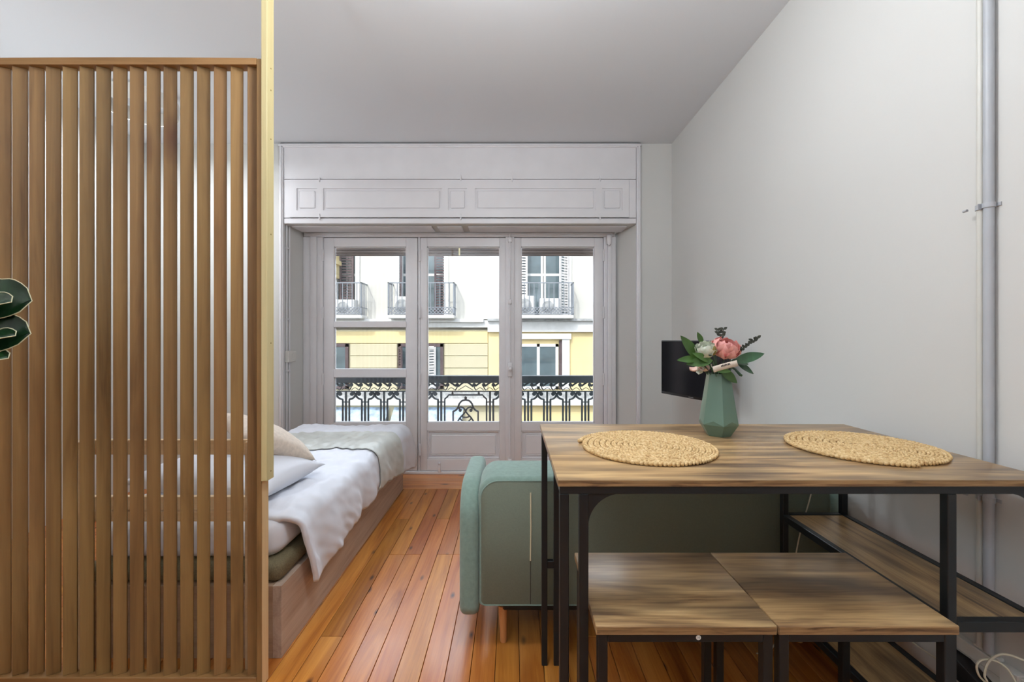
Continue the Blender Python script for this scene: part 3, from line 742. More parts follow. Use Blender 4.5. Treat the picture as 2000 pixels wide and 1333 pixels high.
# top rail: very slightly bowed
def bow(x): return 0.006*(1-((x-(-1.45))/0.6)**2) if abs(x+1.45) < 0.9 else -0.0075
m = MB(); n = 24
xs_ = [SX0+0.02 + (SX1-SX0-0.04)*i/n for i in range(n+1)]
poly = [(x_, STOP-0.022) for x_ in xs_] + [(x_, STOP+0.0+bow(x_)*0.6) for x_ in reversed(xs_)]
m.prism(poly, 'y', SY0, SY1); m.build('top_rail', M['slat_x'], sc_)
MB().box(SX0+0.02, SX1-0.02, SY0, SY1, 0.004, 0.034, bevel=0.002).build('bottom_rail', M['slat_x'], sc_)
SPC = 0.0613
base = None; k = 0
x = SX1 - 0.020 - 0.022
while x > SX0 + 0.04:
    if base is None:
        m = MB().box(-0.0198, 0.0198, -0.0050, 0.0050, 0.0341, STOP-0.0221, bevel=0.0012)
        m.xf(Matrix.Translation((x, (SY0+SY1)/2, 0)) @ Matrix.Rotation(R(28), 4, 'Z'))
        base = m.build('slat', M['slat'], sc_); x0_ = x
    else:
        place('slat', base.data, WL[base.name] + Vector((x-x0_, 0, 0)), sc_)
    x -= SPC
# pale batten carrying the screen up to the ceiling
bt = MB().box(SX1+0.0008, SX1+0.0215, SY0-0.006, SY0+0.040, 0.75, CEIL-0.0005, bevel=0.001)
bto = tag(bt.build('support_batten', M['batten']), 'pale pine batten screwed to the screen edge and rising to the ceiling', 'batten')
for zz in (0.78, 1.25, 1.65, 2.0, 2.18, 2.26, 2.6):
    MB().cyl((SX1+0.0205, SY0+0.02, zz), (SX1+0.0222, SY0+0.02, zz), 0.0028, 8).build('screw', M['ochre'], bto)

# ------------------------------------------------------------------ bed
BX0, BX1, BY0, BY1 = -1.72, -0.912, 1.722, 3.64
bed = thing('bed', ((BX0+BX1)/2, (BY0+BY1)/2, 0), 'low grey oak box bed with olive mesh base behind the screen', 'bed')
T = 0.035
MB().box(BX1-T, BX1, BY0, BY1, 0, 0.287, bevel=0.001).build('side_board', M['bedwood'], bed)
MB().box(BX0, BX0+T, BY0, BY1, 0, 0.287, bevel=0.001).build('side_board', M['bedwood'], bed)
M['bedwood_x'] = wood('grey_oak_laminate_x', [(0.25, (140, 112, 90)), (0.5, (166, 136, 110)), (0.75, (180, 152, 126))], 0, rough=0.5, fine=0.35)
MB().box(BX0+T, BX1-T, BY0, BY0+T, 0, 0.287, bevel=0.001).build('end_board', M['bedwood_x'], bed)
MB().box(BX0+T, BX1-T, BY1-T, BY1, 0, 0.287, bevel=0.001).build('end_board', M['bedwood_x'], bed)
MB().box(BX0+T, BX1-T, BY0+T, BY1-T, 0.24, 0.286).build('bed_deck', M['bedwood_x'], bed)
bs = MB().box(BX0+0.01, BX1-0.012, BY0+0.012, BY1-0.03, 0.2875, 0.367, bevel=0.03, seg=4)
bs.build('mesh_base', M['mesh_base'], bed)['label'] = 'olive mesh base on the frame'
mt = MB().prism(rrect(BX0+0.03, BX1-0.04, BY0+0.04, BY1-0.04, (0.07,)*4), 'z', 0.367, 0.515, bevel=0.045, seg=4)
tag(mt.build('mattress', M['sheet'], smooth=50), 'white mattress in a fitted sheet under the duvet', 'mattress')

# headboard of raw pine
hb = thing('headboard', (-1.32, 1.68, 0), 'raw pine open headboard behind the slatted screen', 'headboard')
for z0, z1 in ((0.815, 0.872), (0.60, 0.652), (0.555, 0.594)):
    MB().box(-1.69, -0.96, 1.690, 1.712, z0, z1, bevel=0.002).build('rail', M['pine'], hb)
for xx in (-1.66, -1.0): MB().box(xx-0.02, xx+0.02, 1.66, 1.6895, 0, 0.872, bevel=0.002).build('post', M['pine'], hb)

# duvet
def fnoise(x, y, s=1.0, seed=0.0): return noise.noise(Vector((x*s, y*s, seed)))
def cloth_section(u, ztop, xedge, rad, drop, bulge):
    """path over the mattress from left (u=0) to the bottom of the right-hand drop (u=1)"""
    xl = BX0 + 0.02
    L1_ = xedge - rad - xl; L2_ = math.pi/2*rad; L3_ = max(ztop - rad - drop, 0.01); Lt = L1_+L2_+L3_
    s = u*Lt
    if s < L1_: return xl + s, ztop, 0.0
    if s < L1_+L2_:
        a = (s-L1_)/rad; return xedge - rad + rad*math.sin(a), ztop - rad + rad*math.cos(a), 0.4*math.sin(a)
    t = (s-L1_-L2_)/L3_
    return xedge + bulge*math.sin(t*math.pi*0.8), ztop - rad - t*L3_, 0.4+0.6*t
def droph(y):
    t = (y-1.9)/(3.66-1.9)
    return 0.19 + 0.075*math.sin(min(max(t, 0), 1)*math.pi*0.8) - 0.045*max(t-0.6, 0)/0.4
def duvet_pt(u, v, off=0.0, y0=1.80, y1=3.665, seed=0.0, ztop=0.545):
    yb = y0 + (y1-y0)*v
    endr = max(0, (v-0.93)/0.07)
    zt = ztop + 0.012*fnoise(u*2.2, yb*2.0, 1.3, 4.1) - 0.10*endr**2 + 0.02*max(0, (yb-3.2)/0.45)
    near = max(0, 1 - v/0.07)
    zt -= 0.022*near**2
    xe = -0.872 + 0.010*fnoise(yb, 2.0, 2.6, 1.7) + 0.055*max(0, (yb-3.0)/0.6)
    x, z, w = cloth_section(u, zt + off, xe + off, 0.09, droph(yb) + 0.012*fnoise(yb, 5.0, 6.0, 3.3), 0.012)
    # hanging part: soft vertical folds, and the hem near the corner slides towards the viewer's side
    fold = 0.015*w*fnoise(yb*7.0, z*2.0, 1.0, 8.0) + 0.010*w*math.sin(yb*21+z*6)
    wr = 0.010*fnoise(x*9+yb*3, yb*5-x*5, 1.0, 2.2) + 0.010*fnoise(x*22-yb*6, yb*13+x*8, 1.0, 6.2) + 0.005*abs(fnoise(x*30+yb*18, yb*9-x*4, 1.0, 3.2))
    fold += 0.008*w*fnoise(yb*16+z*22, z*9-yb*6, 1.0, 4.4)
    y = yb + 0.115*w*max(0, 1-v*2.2)
    # puckered seam a hand's breadth inside the hem
    seam = -0.006*math.exp(-((v-0.035)/0.008)**2)
    return Vector((x + fold, y, z + wr + seam))
m = MB().grid(lambda u, v: duvet_pt(u, v), 90, 130)
dv = m.build('duvet', M['sheet'], smooth=180)
sd = dv.modifiers.new('thickness', 'SOLIDIFY'); sd.thickness = 0.022; sd.offset = -1
tag(dv, 'crumpled white duvet draped over the right edge of the bed', 'duvet')
def runner_pt(u, v):
    va = (2.83-1.80)/(3.665-1.80); vb = (3.27-1.80)/(3.665-1.80)
    p = duvet_pt(u*0.992, va + (vb-va)*v, 0.006)
    p.y += 0.012*fnoise(u*6, v*2, 1.0, 9.0)
    return p
m = MB().grid(runner_pt, 90, 40); rn = m.build('bed_runner', M['runner'], smooth=180)
sd = rn.modifiers.new('thickness', 'SOLIDIFY'); sd.thickness = 0.004; sd.offset = 1
tag(rn, 'grey satin bed runner laid across the foot of the duvet', 'bed runner')
# pillows
def pillow(name, mat, a, b, t, mat4, label, cat, piping=None):
    m = MB()
    def f(sgn):
        def g(u, v):
            U, V = u*2-1, v*2-1
            pin = 1 - 0.10*(1-abs(V)**2)*abs(U)**6 ; pin2 = 1 - 0.10*(1-abs(U)**2)*abs(V)**6
            th = t*((1-abs(U)**2.6)*(1-abs(V)**2.6))**0.55
            return Vector((a*U*pin, b*V*pin2, sgn*th + 0.008*fnoise(U*2, V*2, 1.5, sgn+a)*(1-U*U)*(1-V*V)))
        return g
    m.grid(f(1), 24, 20); m.grid(f(-1), 24, 20)
    bmesh.ops.remove_doubles(m.bm, verts=m.bm.verts, dist=0.0004)
    m.xf(mat4)
    return tag(m.build(name, mat, smooth=180), label, cat)
pillow('pillow', M['sheet'], 0.34, 0.24, 0.085, Matrix.Translation((-1.345, 2.09, 0.622)) @ Matrix.Rotation(R(3), 4, 'Y') @ Matrix.Rotation(R(-6), 4, 'Z'), 'plump white pillow lying at the head of the bed', 'pillow')
pillow('cushion', M['cushion'], 0.21, 0.21, 0.065, Matrix.Translation((-1.285, 2.27, 0.752)) @ Matrix.Rotation(R(25), 4, 'Y') @ Matrix.Rotation(R(-16), 4, 'X') @ Matrix.Rotation(R(45), 4, 'Z'), 'beige linen cushion tipped over the white pillow', 'cushion')

# ------------------------------------------------------------------ sofa (back towards the table)
SF0, SF1 = -0.138, 1.300
so = thing('sofa', (0.6, 2.1, 0), 'sage green fabric sofa seen from behind the table', 'sofa')
YS = 1.765
def back_profile(ins=0.0, z1=0.70): return rrect(SF0+ins, SF1-ins, 0.175+ins, z1-ins, (0.02, 0.02, 0.075, 0.075), 8)
m = MB().prism(back_profile(), 'y', YS, YS+0.20, bevel=0.022, seg=4)
# the top leans back a little and rises
for v in m.bm.verts:
    t = (v.co.y-YS)/0.2; v.co.z += 0.022*max(0, min(1, t))*max(0, (v.co.z-0.5)/0.2)
bk = m.build('backrest', M['sofa'], so, smooth=60)
m = MB().prism(back_profile(0.012, 0.70), 'y', YS-0.003, YS+0.012, bevel=0.002, seg=1)
bp_ = m.build('back_panel', M['sofa_back'], so, smooth=60)
pr = [(a, YS-0.001, c) for a, c in back_profile(0.011, 0.70)]
MB().tube(pr, 0.0035, 6, closed=True).build('piping', M['sofa'], bk)
zx = (1036-1000)*YS/850
m = MB().tube([(zx, YS-0.004, 1.27-(1095-660)*YS/850), (zx+0.002, YS-0.005, 0.5), (zx+0.001, YS-0.004, 1.27-(962-660)*YS/850)], 0.0032, 6); m.build('zipper', M['zip'], bp_)
MB().box(zx-0.0012, zx+0.0012, YS-0.0042, YS-0.002, 0.19, 0.37).build('back_seam', M['joint'], bp_)
m = MB().prism(rrect(SF0+0.02, SF1-0.02, 0.2, 0.42, (0.03, 0.03, 0.05, 0.05)), 'y', YS+0.17, YS+0.66, bevel=0.03, seg=3); m.build('seat', M['sofa'], so, smooth=60)
MB().box(SF0+0.10, SF1-0.10, YS+0.03, YS+0.58, 0.142, 0.19, bevel=0.006).build('base_frame', M['black'], so)
def arm(xc, lab=None):
    prof = rrect(YS-0.01, YS+0.52, 0.13, 0.672, (0.05, 0.05, 0.10, 0.15), 10)
    m = MB().prism(prof, 'x', xc-0.040, xc+0.040, bevel=0.026, seg=4)
    return m.build('armrest', M['sofa'], so, smooth=60)
arm(SF0-0.036); arm(SF1+0.033)
for xx, yy in ((-0.035, YS+0.055), (SF1-0.10, YS+0.055), (-0.035, YS+0.53), (SF1-0.10, YS+0.53)):
    MB().cyl((xx, yy, 0.0005), (xx-0.004, yy+0.004, 0.15), 0.0135, 14, 0.019).build('leg', M['legwood'], so)

# cord hanging behind the sofa back
q = smooth_path([((1586-1000)*1.75/850, 1.27-(955-660)*1.75/850), ((1578-1000)*1.75/850, 1.27-(985-660)*1.75/850), ((1562-1000)*1.75/850, 1.27-(1040-660)*1.75/850), ((1550-1000)*1.75/850, 0.36), (1.10, 0.16), (1.04, 0.02), (0.98, 0.0035)], 6)
m = MB().tube([(p.x, 1.748 - 0.004*i/len(q), p.z) for i, p in enumerate(q)], 0.0026, 6)
tag(m.build('lamp_cord', M['cable']), 'thin cream cord hanging down behind the sofa back', 'cord')

# ------------------------------------------------------------------ bar table with racks
TX0, TX1, TY0, TY1, TH = 0.110, 1.304, 1.040, 1.710, 0.93
tb = thing('bar_table', ((TX0+TX1)/2, (TY0+TY1)/2, 0), 'rustic wood bar table on a black steel frame with side shelves', 'table')
m = MB().box(TX0, TX1, TY0, TY1, TH-0.0165, TH, bevel=0.0016, seg=2)
tt = m.build('tabletop', M['rustic'], tb)
MB().box(TX0+0.0005, TX1-0.0005, TY0-0.0006, TY0+0.002, TH-0.0155, TH-0.002).build('edge_band', M['rustic_edge'], tt)
FZ = TH - 0.0166; FH = 0.020
def fpart(n, x0, x1, y0, y1, z0, z1, p=tb, mat='black'): return MB().box(x0, x1, y0, y1, z0, z1, bevel=0.0015).build(n, M[mat], p)
PWD = 0.022
LX = (0.115, 0.162); RX = (1.048, 1.277)
YA, YBK = TY0+0.006, TY1-0.006-PWD
fpart('front_rail', LX[0], RX[1]+PWD, YA, YA+PWD, FZ-FH, FZ)
fpart('rear_rail', LX[0], RX[1]+PWD, YBK, YBK+PWD, FZ-FH, FZ)
for xx in (LX[0], RX[1]): fpart('side_rail', xx, xx+PWD, YA+PWD, YBK, FZ-FH, FZ)
for xx in LX+RX:
    for yy in (YA, YBK): fpart('leg', xx, xx+PWD, yy, yy+PWD, 0.0, FZ-FH)
# left ladder rungs
for yy in (YA, YBK):
    for zz in (0.39,): fpart('rung', LX[0]+PWD, LX[1], yy+0.001, yy+PWD-0.001, zz-0.014, zz+0.014)
# right rack shelves
for zz in (0.586, 0.237):
    x0, x1 = RX[0]+PWD, RX[1]
    fpart('shelf_rail', RX[0], RX[0]+PWD, YA+PWD, YBK, zz-0.026, zz); fpart('shelf_rail', RX[1], RX[1]+PWD, YA+PWD, YBK, zz-0.026, zz)
    fpart('shelf_rail', x0, x1, YA, YA+PWD, zz-0.026, zz); fpart('shelf_rail', x0, x1, YBK, YBK+PWD, zz-0.026, zz)
    MB().box(x0, x1, YA+PWD, YBK, zz-0.018, zz-0.003, bevel=0.001).build('shelf', M['rustic_y'], tb)
# curved corner gussets
def gusset(xc, s):
    r = 0.080; zt_ = FZ-FH
    poly = [(xc, zt_), (xc+s*r, zt_)] + [(xc+s*(r - r*math.sin(R(a))), zt_ - r + r*math.cos(R(a))) for a in range(9, 90, 9)] + [(xc, zt_-r)]
    m = MB().prism(poly, 'y', YA+0.004, YA+0.009); return m.build('gusset', M['black'], tb, smooth=20)
gusset(LX[1]+PWD, 1); gusset(RX[1], -1)
MB().cyl((LX[0]-0.0012, YA+0.010, FZ-0.008), (LX[0]+0.001, YA+0.010, FZ-0.008), 0.004, 10).build('screw', M['metal'], tb)

# ------------------------------------------------------------------ bar stools
def stool(x0, x1, label):
    y0, y1, H = 0.980, 1.317, 0.620
    t = thing('bar_stool', ((x0+x1)/2, (y0+y1)/2, 0), label, 'stool', 'pair of bar stools pushed under the table')
    s = MB().box(x0, x1, y0, y1, H-0.021, H, bevel=0.0025, seg=2).build('seat', M['rustic'], t)
    MB().box(x0+0.0025, x1-0.0025, y0-0.0005, y0+0.002, H-0.019, H-0.003).build('edge_band', M['rustic_edge'], s)
    i = 0.006; p = 0.022; zt_ = H-0.0212
    for xx in (x0+i, x1-i-p):
        for yy in (y0+i, y1-i-p): fpart('leg', xx, xx+p, yy, yy+p, 0, zt_, t)
    for yy in (y0+i, y1-i-p):
        fpart('seat_rail', x0+i+p, x1-i-p, yy, yy+p, zt_-0.020, zt_, t); fpart('footrest', x0+i+p, x1-i-p, yy+0.002, yy+p-0.002, 0.15, 0.168, t)
    for xx in (x0+i, x1-i-p):
        fpart('seat_rail', xx, xx+p, y0+i+p, y1-i-p, zt_-0.020, zt_, t); fpart('footrest', xx+0.002, xx+p-0.002, y0+i+p, y1-i-p, 0.15, 0.168, t)
    return t, y0+i, zt_
s1, yf, zr = stool(0.189, 0.5975, 'left bar stool with rustic seat and a small round sticker')
s2, _, _ = stool(0.6000, 1.0085, 'right bar stool with rustic seat beside the shelf rack')
sx = (1364-1000)*0.986/850; sz = 1.27-(1246-660)*0.986/850
stk = MB().cyl((sx, yf+0.0002, sz), (sx, yf-0.0007, sz), 0.0056, 20).build('sticker', M['sticker'], s1)
def text_part(txt, size, loc, rot, mat, parent, name='lettering'):
    cu = bpy.data.curves.new(name, 'FONT'); cu.body = txt; cu.size = size; cu.align_x = 'CENTER'; cu.align_y = 'CENTER'; cu.extrude = 0.00008
    tmp = bpy.data.objects.new(name, cu); COL.objects.link(tmp)
    dg = bpy.context.evaluated_depsgraph_get(); me = bpy.data.meshes.new_from_object(tmp.evaluated_get(dg))
    bpy.data.objects.remove(tmp); me.materials.append(mat)
    o = place(name, me, loc, parent); o.rotation_euler = rot; return o
text_part('10', 0.0068, (sx, yf-0.0009, sz), (R(90), 0, 0), M['ink'], stk)

# ------------------------------------------------------------------ placemats: one braided spiral each
def placemat_mesh():
    m = MB(); pitch = 0.0178; Rm = 0.203; b_ = pitch/(2*math.pi); th = 0.9
    i = 0
    while True:
        r = b_*th
        if r > Rm: break
        ca, sa = math.cos(th), math.sin(th)
        tang = th + math.pi/2
        for s in (-1, 1):
            rr = r + s*pitch*0.21
            ang = tang + s*R(28) + random.uniform(-0.15, 0.15)
            Mx = Matrix.Rotation(ang, 3, 'Z') @ Matrix.Rotation(R(10)*s, 3, 'Y')
            dth = 0.5*0.0115/max(r, 0.01)*(0 if s < 0 else 1)
            m.ball((rr*math.cos(th+dth), rr*math.sin(th+dth), 0.0064 + random.uniform(-0.0002, 0.0010)), 0.0084, 0.0041*random.uniform(0.9, 1.1), 0.0062, 7, 4, Mx)
        th += 0.0115/max(r, 0.006); i += 1
    me = bpy.data.meshes.new('placemat'); m.recalc(); m.bm.to_mesh(me); m.bm.free()
    for p in me.polygons: p.use_smooth = True
    me.materials.append(M['woven']); return me
pm = placemat_mesh()
for (xx, yy, rz, lab) in ((0.412, 1.337, 0.3, 'round braided straw placemat at the near left of the table'), (1.078, 1.340, 2.1, 'round braided straw placemat near the right wall on the table')):
    o = place('placemat', pm, (xx, yy, TH)); o.rotation_euler = (0, 0, rz); tag(o, lab, 'placemat', 'straw placemats on the bar table')

# ------------------------------------------------------------------ faceted vase and flowers
VX, VY = 0.720, 1.52
def vase():
    m = MB(); c = Vector((VX, VY, TH)); n = 6; ph = R(0)
    def ring(r, z, off): return [m.bm.verts.new(c+Vector((r*math.cos(ph+off+2*math.pi*i/n), r*math.sin(ph+off+2*math.pi*i/n), z))) for i in range(n)]
    o = math.pi/n
    b0 = ring(0.040, 0.0, 0.0); b1 = ring(0.0655, 0.041, 0.0); p1 = ring(0.0590, 0.056, o); t1 = ring(0.0385, 0.215, 0.0); t2 = ring(0.0345, 0.2149, 0.0); t3 = ring(0.036, 0.12, 0.0)
    for i in range(n):
        j = (i+1) % n
        m.bm.faces.new([b0[i], b0[j], b1[j], b1[i]])
        m.bm.faces.new([b1[i], b1[j], p1[i]]); m.bm.faces.new([b1[i], p1[i], t1[i]]); m.bm.faces.new([p1[i], b1[j], t1[j]]); m.bm.faces.new([p1[i], t1[j], t1[i]])
        m.bm.faces.new([t1[i], t1[j], t2[j], t2[i]]); m.bm.faces.new([t2[i], t2[j], t3[j], t3[i]])
    m.bm.faces.new(b0[::-1]); m.bm.faces.new(t3)
    return m
v_ = vase(); v_.xf(Matrix.Translation((VX, VY, 0)) @ Matrix.Rotation(R(20), 4, 'Z') @ Matrix.Translation((-VX, -VY, 0)))
tag(v_.build('vase', M['vase'], smooth=8), 'sage green faceted ceramic vase on the bar table', 'vase')
KV = VY/850
def fv(px, py, dy=0.0):
    y = VY + dy; return Vector(((px-1000)*y/850, y, 1.27-(py-660)*y/850))
VTOP = Vector((VX, VY, TH+0.16))
def leaf_mesh(p0, p1, width, nrm=(0, -1, 0.2), curl=0.02, n=10, shape=0.9):
    p0, p1 = Vector(p0), Vector(p1); d = p1-p0; L = d.length; d.normalize(); nn = Vector(nrm); nn = (nn - d*nn.dot(d)).normalized(); s = d.cross(nn)
    m = MB()
    def f(u, v):
        w = width*0.5*(math.sin(math.pi*min(1, u**shape)))**0.75*(1-0.15*u) if 0 < u < 1 else 0.0004
        a = (v*2-1)
        return p0 + d*(L*u) + s*(a*w) + nn*(curl*L*math.sin(math.pi*u) - 0.22*w*(1-abs(a)) + 0.03*w*math.sin(u*14))
    m.grid(f, n, 4); return m
def stem_to(m, p, r=0.0022, base=VTOP):
    mid = (Vector(p)+base)/2 + Vector((0, 0, 0.02)); q = smooth_path([(0, 0), (0.5, 0), (1, 0)], 4)
    pts = []
    for k in range(9):
        t = k/8; pts.append((1-t)**2*base + 2*t*(1-t)*mid + t*t*Vector(p))
    m.tube(pts, r, 6)
def petal(c, ang, tilt, L, W, cup, mat, parent, rot0=0.0):
    m = MB()
    def f(u, v):
        a = (v*2-1); w = W*0.5*(math.sin(math.pi*(0.12+0.80*u)))**0.6
        z = L*u; 
        return Vector((a*w*(1-0.08*u), -(cup*L*math.sin(u*2.2)) + cup*W*0.9*a*a*0.5 + 0.05*L*math.sin(a*5+ang*3)*u*u, z + 0.05*L*math.cos(a*6+ang)*u*u*u))
    m.grid(f, 6, 6)
    m.xf(Matrix.Translation(c) @ Matrix.Rotation(ang, 4, 'Z') @ Matrix.Rotation(tilt, 4, 'X'))
    return m.build('petal', mat, parent, smooth=180)
def bloom(name, c, Rr, layers, label, cat, lean):
    t = thing(name, VTOP, label, cat)
    m = MB(); stem_to(m, c - Vector((0, 0, Rr*0.4))); m.build('stem', M['leaf_dark'], t)
    LM = Matrix.Rotation(lean[0], 4, 'X') @ Matrix.Rotation(lean[1], 4, 'Y')
    for (n, tilt, L, W, mat, off) in layers:
        for k in range(n):
            m = MB(); ang = off + 2*math.pi*k/n + random.uniform(-0.12, 0.12); tl = tilt + random.uniform(-0.1, 0.1)
            def f(u, v, L=L, W=W, ang=ang):
                a = (v*2-1); w = W*0.5*(math.sin(math.pi*(0.12+0.80*u)))**0.6
                return Vector((a*w, L*0.42*math.sin(u*2.4) - 0.35*W*a*a + 0.04*L*math.sin(a*6+ang*5)*u*u, L*u*0.95 - 0.05*L*abs(math.sin(a*4+ang))*u))
            m.grid(f, 6, 6)
            m.xf(Matrix.Translation(c) @ LM @ Matrix.Rotation(ang, 4, 'Z') @ Matrix.Rotation(-tl, 4, 'X') @ Matrix.Translation((0, 0, -Rr*0.3)))
            m.build('petal', mat, t, smooth=180)
    return t
pk, pp, wp = M['pinkpetal'], M['palepetal'], M['whitepetal']
bloom('pink_peony', fv(1416, 684, -0.01), 0.05, [(4, 0.1, 0.048, 0.040, pk, 0), (6, 0.35, 0.060, 0.052, pk, 0.4), (7, 0.75, 0.068, 0.060, pk, 0.1), (8, 1.25, 0.070, 0.062, pk, 0.5)], 'large pink peony in the vase', 'flower', (0.45, 0.1))
bloom('blush_peony', fv(1398, 678, 0.035), 0.04, [(4, 0.15, 0.035, 0.03, pp, 0), (6, 0.6, 0.042, 0.04, pp, 0.3), (6, 1.1, 0.042, 0.04, pp, 0.1)], 'pale blush flower half hidden behind the pink peony', 'flower', (0.3, -0.25))
bloom('white_rose', fv(1377, 686, -0.03), 0.034, [(3, 0.05, 0.034, 0.028, wp, 0), (5, 0.35, 0.044, 0.038, wp, 0.4), (7, 0.8, 0.050, 0.044, wp, 0.2), (7, 1.3, 0.050, 0.044, wp, 0.6)], 'white ruffled rose at the left of the bouquet', 'flower', (0.5, -0.35))
bloom('drooping_lily', fv(1368, 713, 0.01), 0.03, [(3, 1.5, 0.052, 0.030, pp, 1.2), (3, 1.75, 0.050, 0.028, wp, 0.2)], 'cream white blossom drooping at the lower left of the bouquet', 'flower', (0.2, -0.5))
bd_ = thing('ochre_bud', VTOP, 'small ochre bud between the white rose and pink peony', 'flower bud')
m = MB(); stem_to(m, fv(1394, 692, -0.05)); m.build('stem', M['leaf_dark'], bd_)
m = MB().ball(fv(1394, 685, -0.05), 0.009, 0.008, 0.017, 10, 8); m.build('bud', M['ochre'], bd_)
# leaf stems
def leaf_stem(label, leaves, mat):
    t = thing('leaf_stem', VTOP, label, 'leaf stem', 'green leaf stems in the vase')
    m = MB()
    for a, b_, w_, dy0, dy1 in leaves: stem_to(m, fv(a[0], a[1], dy0), 0.0016)
    m.build('stem', M['leaf_dark'], t)
    for a, b_, w_, dy0, dy1 in leaves:
        leaf_mesh(fv(a[0], a[1], dy0), fv(b_[0], b_[1], dy1), w_, nrm=(random.uniform(-.3, .3), -1, random.uniform(0.1, 0.6)), curl=0.06).build('leaf', M[mat], t, smooth=180)
leaf_stem('broad green leaf stem reaching up left over the television', [((1362, 700), (1329, 656), 0.040, -0.02, -0.03), ((1372, 672), (1362, 649), 0.020, 0.02, 0.02)], 'leaf')
leaf_stem('broad green leaf stem pointing left below the white rose', [((1366, 702), (1322, 704), 0.028, -0.04, -0.06), ((1392, 704), (1340, 712), 0.036, -0.055, -0.05), ((1392, 708), (1352, 690), 0.028, -0.05, -0.06)], 'leaf')
leaf_stem('dark green leaf stem spreading right from the vase', [((1432, 708), (1493, 691), 0.038, -0.03, -0.02), ((1440, 710), (1472, 731), 0.026, 0.0, 0.0), ((1428, 705), (1462, 712), 0.026, -0.02, 0.01)], 'leaf_dark')
leaf_stem('green leaf stem drooping over the right rim of the vase', [((1408, 722), (1440, 749), 0.034, -0.045, -0.04), ((1395, 724), (1428, 726), 0.020, -0.05, -0.05)], 'leaf')
# cut stalk
m = MB(); m.tube([fv(1426, 716, 0.01), fv(1436, 722, 0.0), fv(1446, 733, -0.01), fv(1449, 734, -0.01)], [0.003, 0.004, 0.005, 0.004], 8); m.tube([VTOP, fv(1412, 724, 0), fv(1426, 716, 0.01)], 0.003, 6)
tag(m.build('cut_stalk', M['leaf_dark']), 'thick cut green stalk sticking out right of the vase rim', 'stalk')
# dark sprigs
def sprig(label, pts, nleaf):
    t = thing('sprig', VTOP, label, 'sprig', 'thin dark sprigs in the vase')
    m = MB(); P = [fv(*p) for p in pts]; m.tube([VTOP] + P, 0.0014, 5); m.build('stem', M['twig'], t)
    for k in range(nleaf):
        u = 0.25 + 0.75*k/(nleaf-1) if nleaf > 1 else 1
        s = u*(len(P)-1); i = min(int(s), len(P)-2); p = P[i].lerp(P[i+1], s-i)
        for sgn in (-1, 1):
            d = Vector((sgn*random.uniform(0.5, 1), random.uniform(-0.6, 0.3), random.uniform(0.1, 1))).normalized()
            leaf_mesh(p, p + d*random.uniform(0.012, 0.018), 0.011, n=4).build('leaf', M['twig'], t, smooth=180)
sprig('thin dark sprig rising above the pink peony', [(1408, 680, 0.03), (1407, 660, 0.03), (1403, 646, 0.03)], 5)
sprig('short dark sprig beside the tallest sprig', [(1408, 678, 0.03), (1410, 658, 0.035), (1413, 644, 0.03)], 4)
sprig('long dark sprig arching right beyond the peony', [(1430, 694, -0.03), (1448, 684, -0.03), (1466, 670, -0.02), (1479, 661, -0.02)], 9)
# paper tag
tg = thing('paper_tag', fv(1415, 722, -0.075), 'small cream paper tag with dark print tied to the bouquet', 'tag')
p0, p1 = fv(1393, 722.5, -0.070), fv(1438.5, 709.5, -0.066); d = (p1-p0); L = d.length; ang = math.atan2(d.z, d.x)
m = MB()
def tf(u, v): return Vector((u*L, 0.004*math.sin(u*math.pi*1.2) , (v-0.5)*0.020))
m.grid(tf, 12, 2); m.xf(Matrix.Translation(p0) @ Matrix.Rotation(-ang, 4, 'Y'))
tgo = m.build('paper', M['cushion'], tg, smooth=180, recalc=False); sd = tgo.modifiers.new('t', 'SOLIDIFY'); sd.thickness = 0.0006
m = MB()
for k in range(7):
    u = 0.36 + k*0.055; x_ = u*L
    m.box(x_, x_+0.0028, 0.004*math.sin(u*math.pi*1.2)-0.0014, 0.004*math.sin(u*math.pi*1.2)-0.0008, 0.0005, 0.0065+0.001*(k % 2))
m.xf(Matrix.Translation(p0) @ Matrix.Rotation(-ang, 4, 'Y')); m.build('print', M['ink'], tg, smooth=0)
m = MB().tube([p0 + Vector((0.01, 0, 0.0)), fv(1398, 727, -0.03), fv(1404, 735, 0)], 0.0006, 5); m.build('string', M['cable'], tg)

# ------------------------------------------------------------------ television on a wall arm
TVC = []
a = Vector((1.044, 3.05)); bq = Vector((1.236, 2.50)); dd = (bq-a); TW = dd.length; ang = math.atan2(dd.y, dd.x)
zt_tv = 1.27-(665-660)*3.05/850; zb_tv = 1.27-(768.5-660)*3.05/850
tv = thing('television', (1.376-0.02, 2.8, zb_tv), 'small black flat television angled out from the right wall', 'television')
TM = Matrix.Translation((a.x, a.y, 0)) @ Matrix.Rotation(ang, 4, 'Z')
MB().box(0, TW, 0.002, 0.03, zb_tv, zt_tv, bevel=0.004, seg=2).xf(TM).build('housing', M['tv_body'], tv)
MB().box(0.008, TW-0.008, -0.0005, 0.003, zb_tv+0.018, zt_tv-0.008).xf(TM).build('screen', M['tv_screen'], tv, smooth=0)
MB().box(TW*0.5-0.02, TW*0.5+0.02, -0.0008, 0.003, zb_tv+0.006, zb_tv+0.010).xf(TM).build('maker_badge', M['metal'], tv, smooth=0)
mid = TM @ Vector((TW*0.5, 0.03, (zb_tv+zt_tv)/2))
MB().box(TW*0.5-0.06, TW*0.5+0.06, 0.03, 0.045, (zb_tv+zt_tv)/2-0.06, (zb_tv+zt_tv)/2+0.06, bevel=0.003).xf(TM).build('mount_plate', M['tv_body'], tv)
MB().tube([mid, mid+Vector((0.06, 0.04, 0)), Vector((1.36, mid.y+0.12, mid.z))], 0.014, 10).build('wall_arm', M['tv_body'], tv)
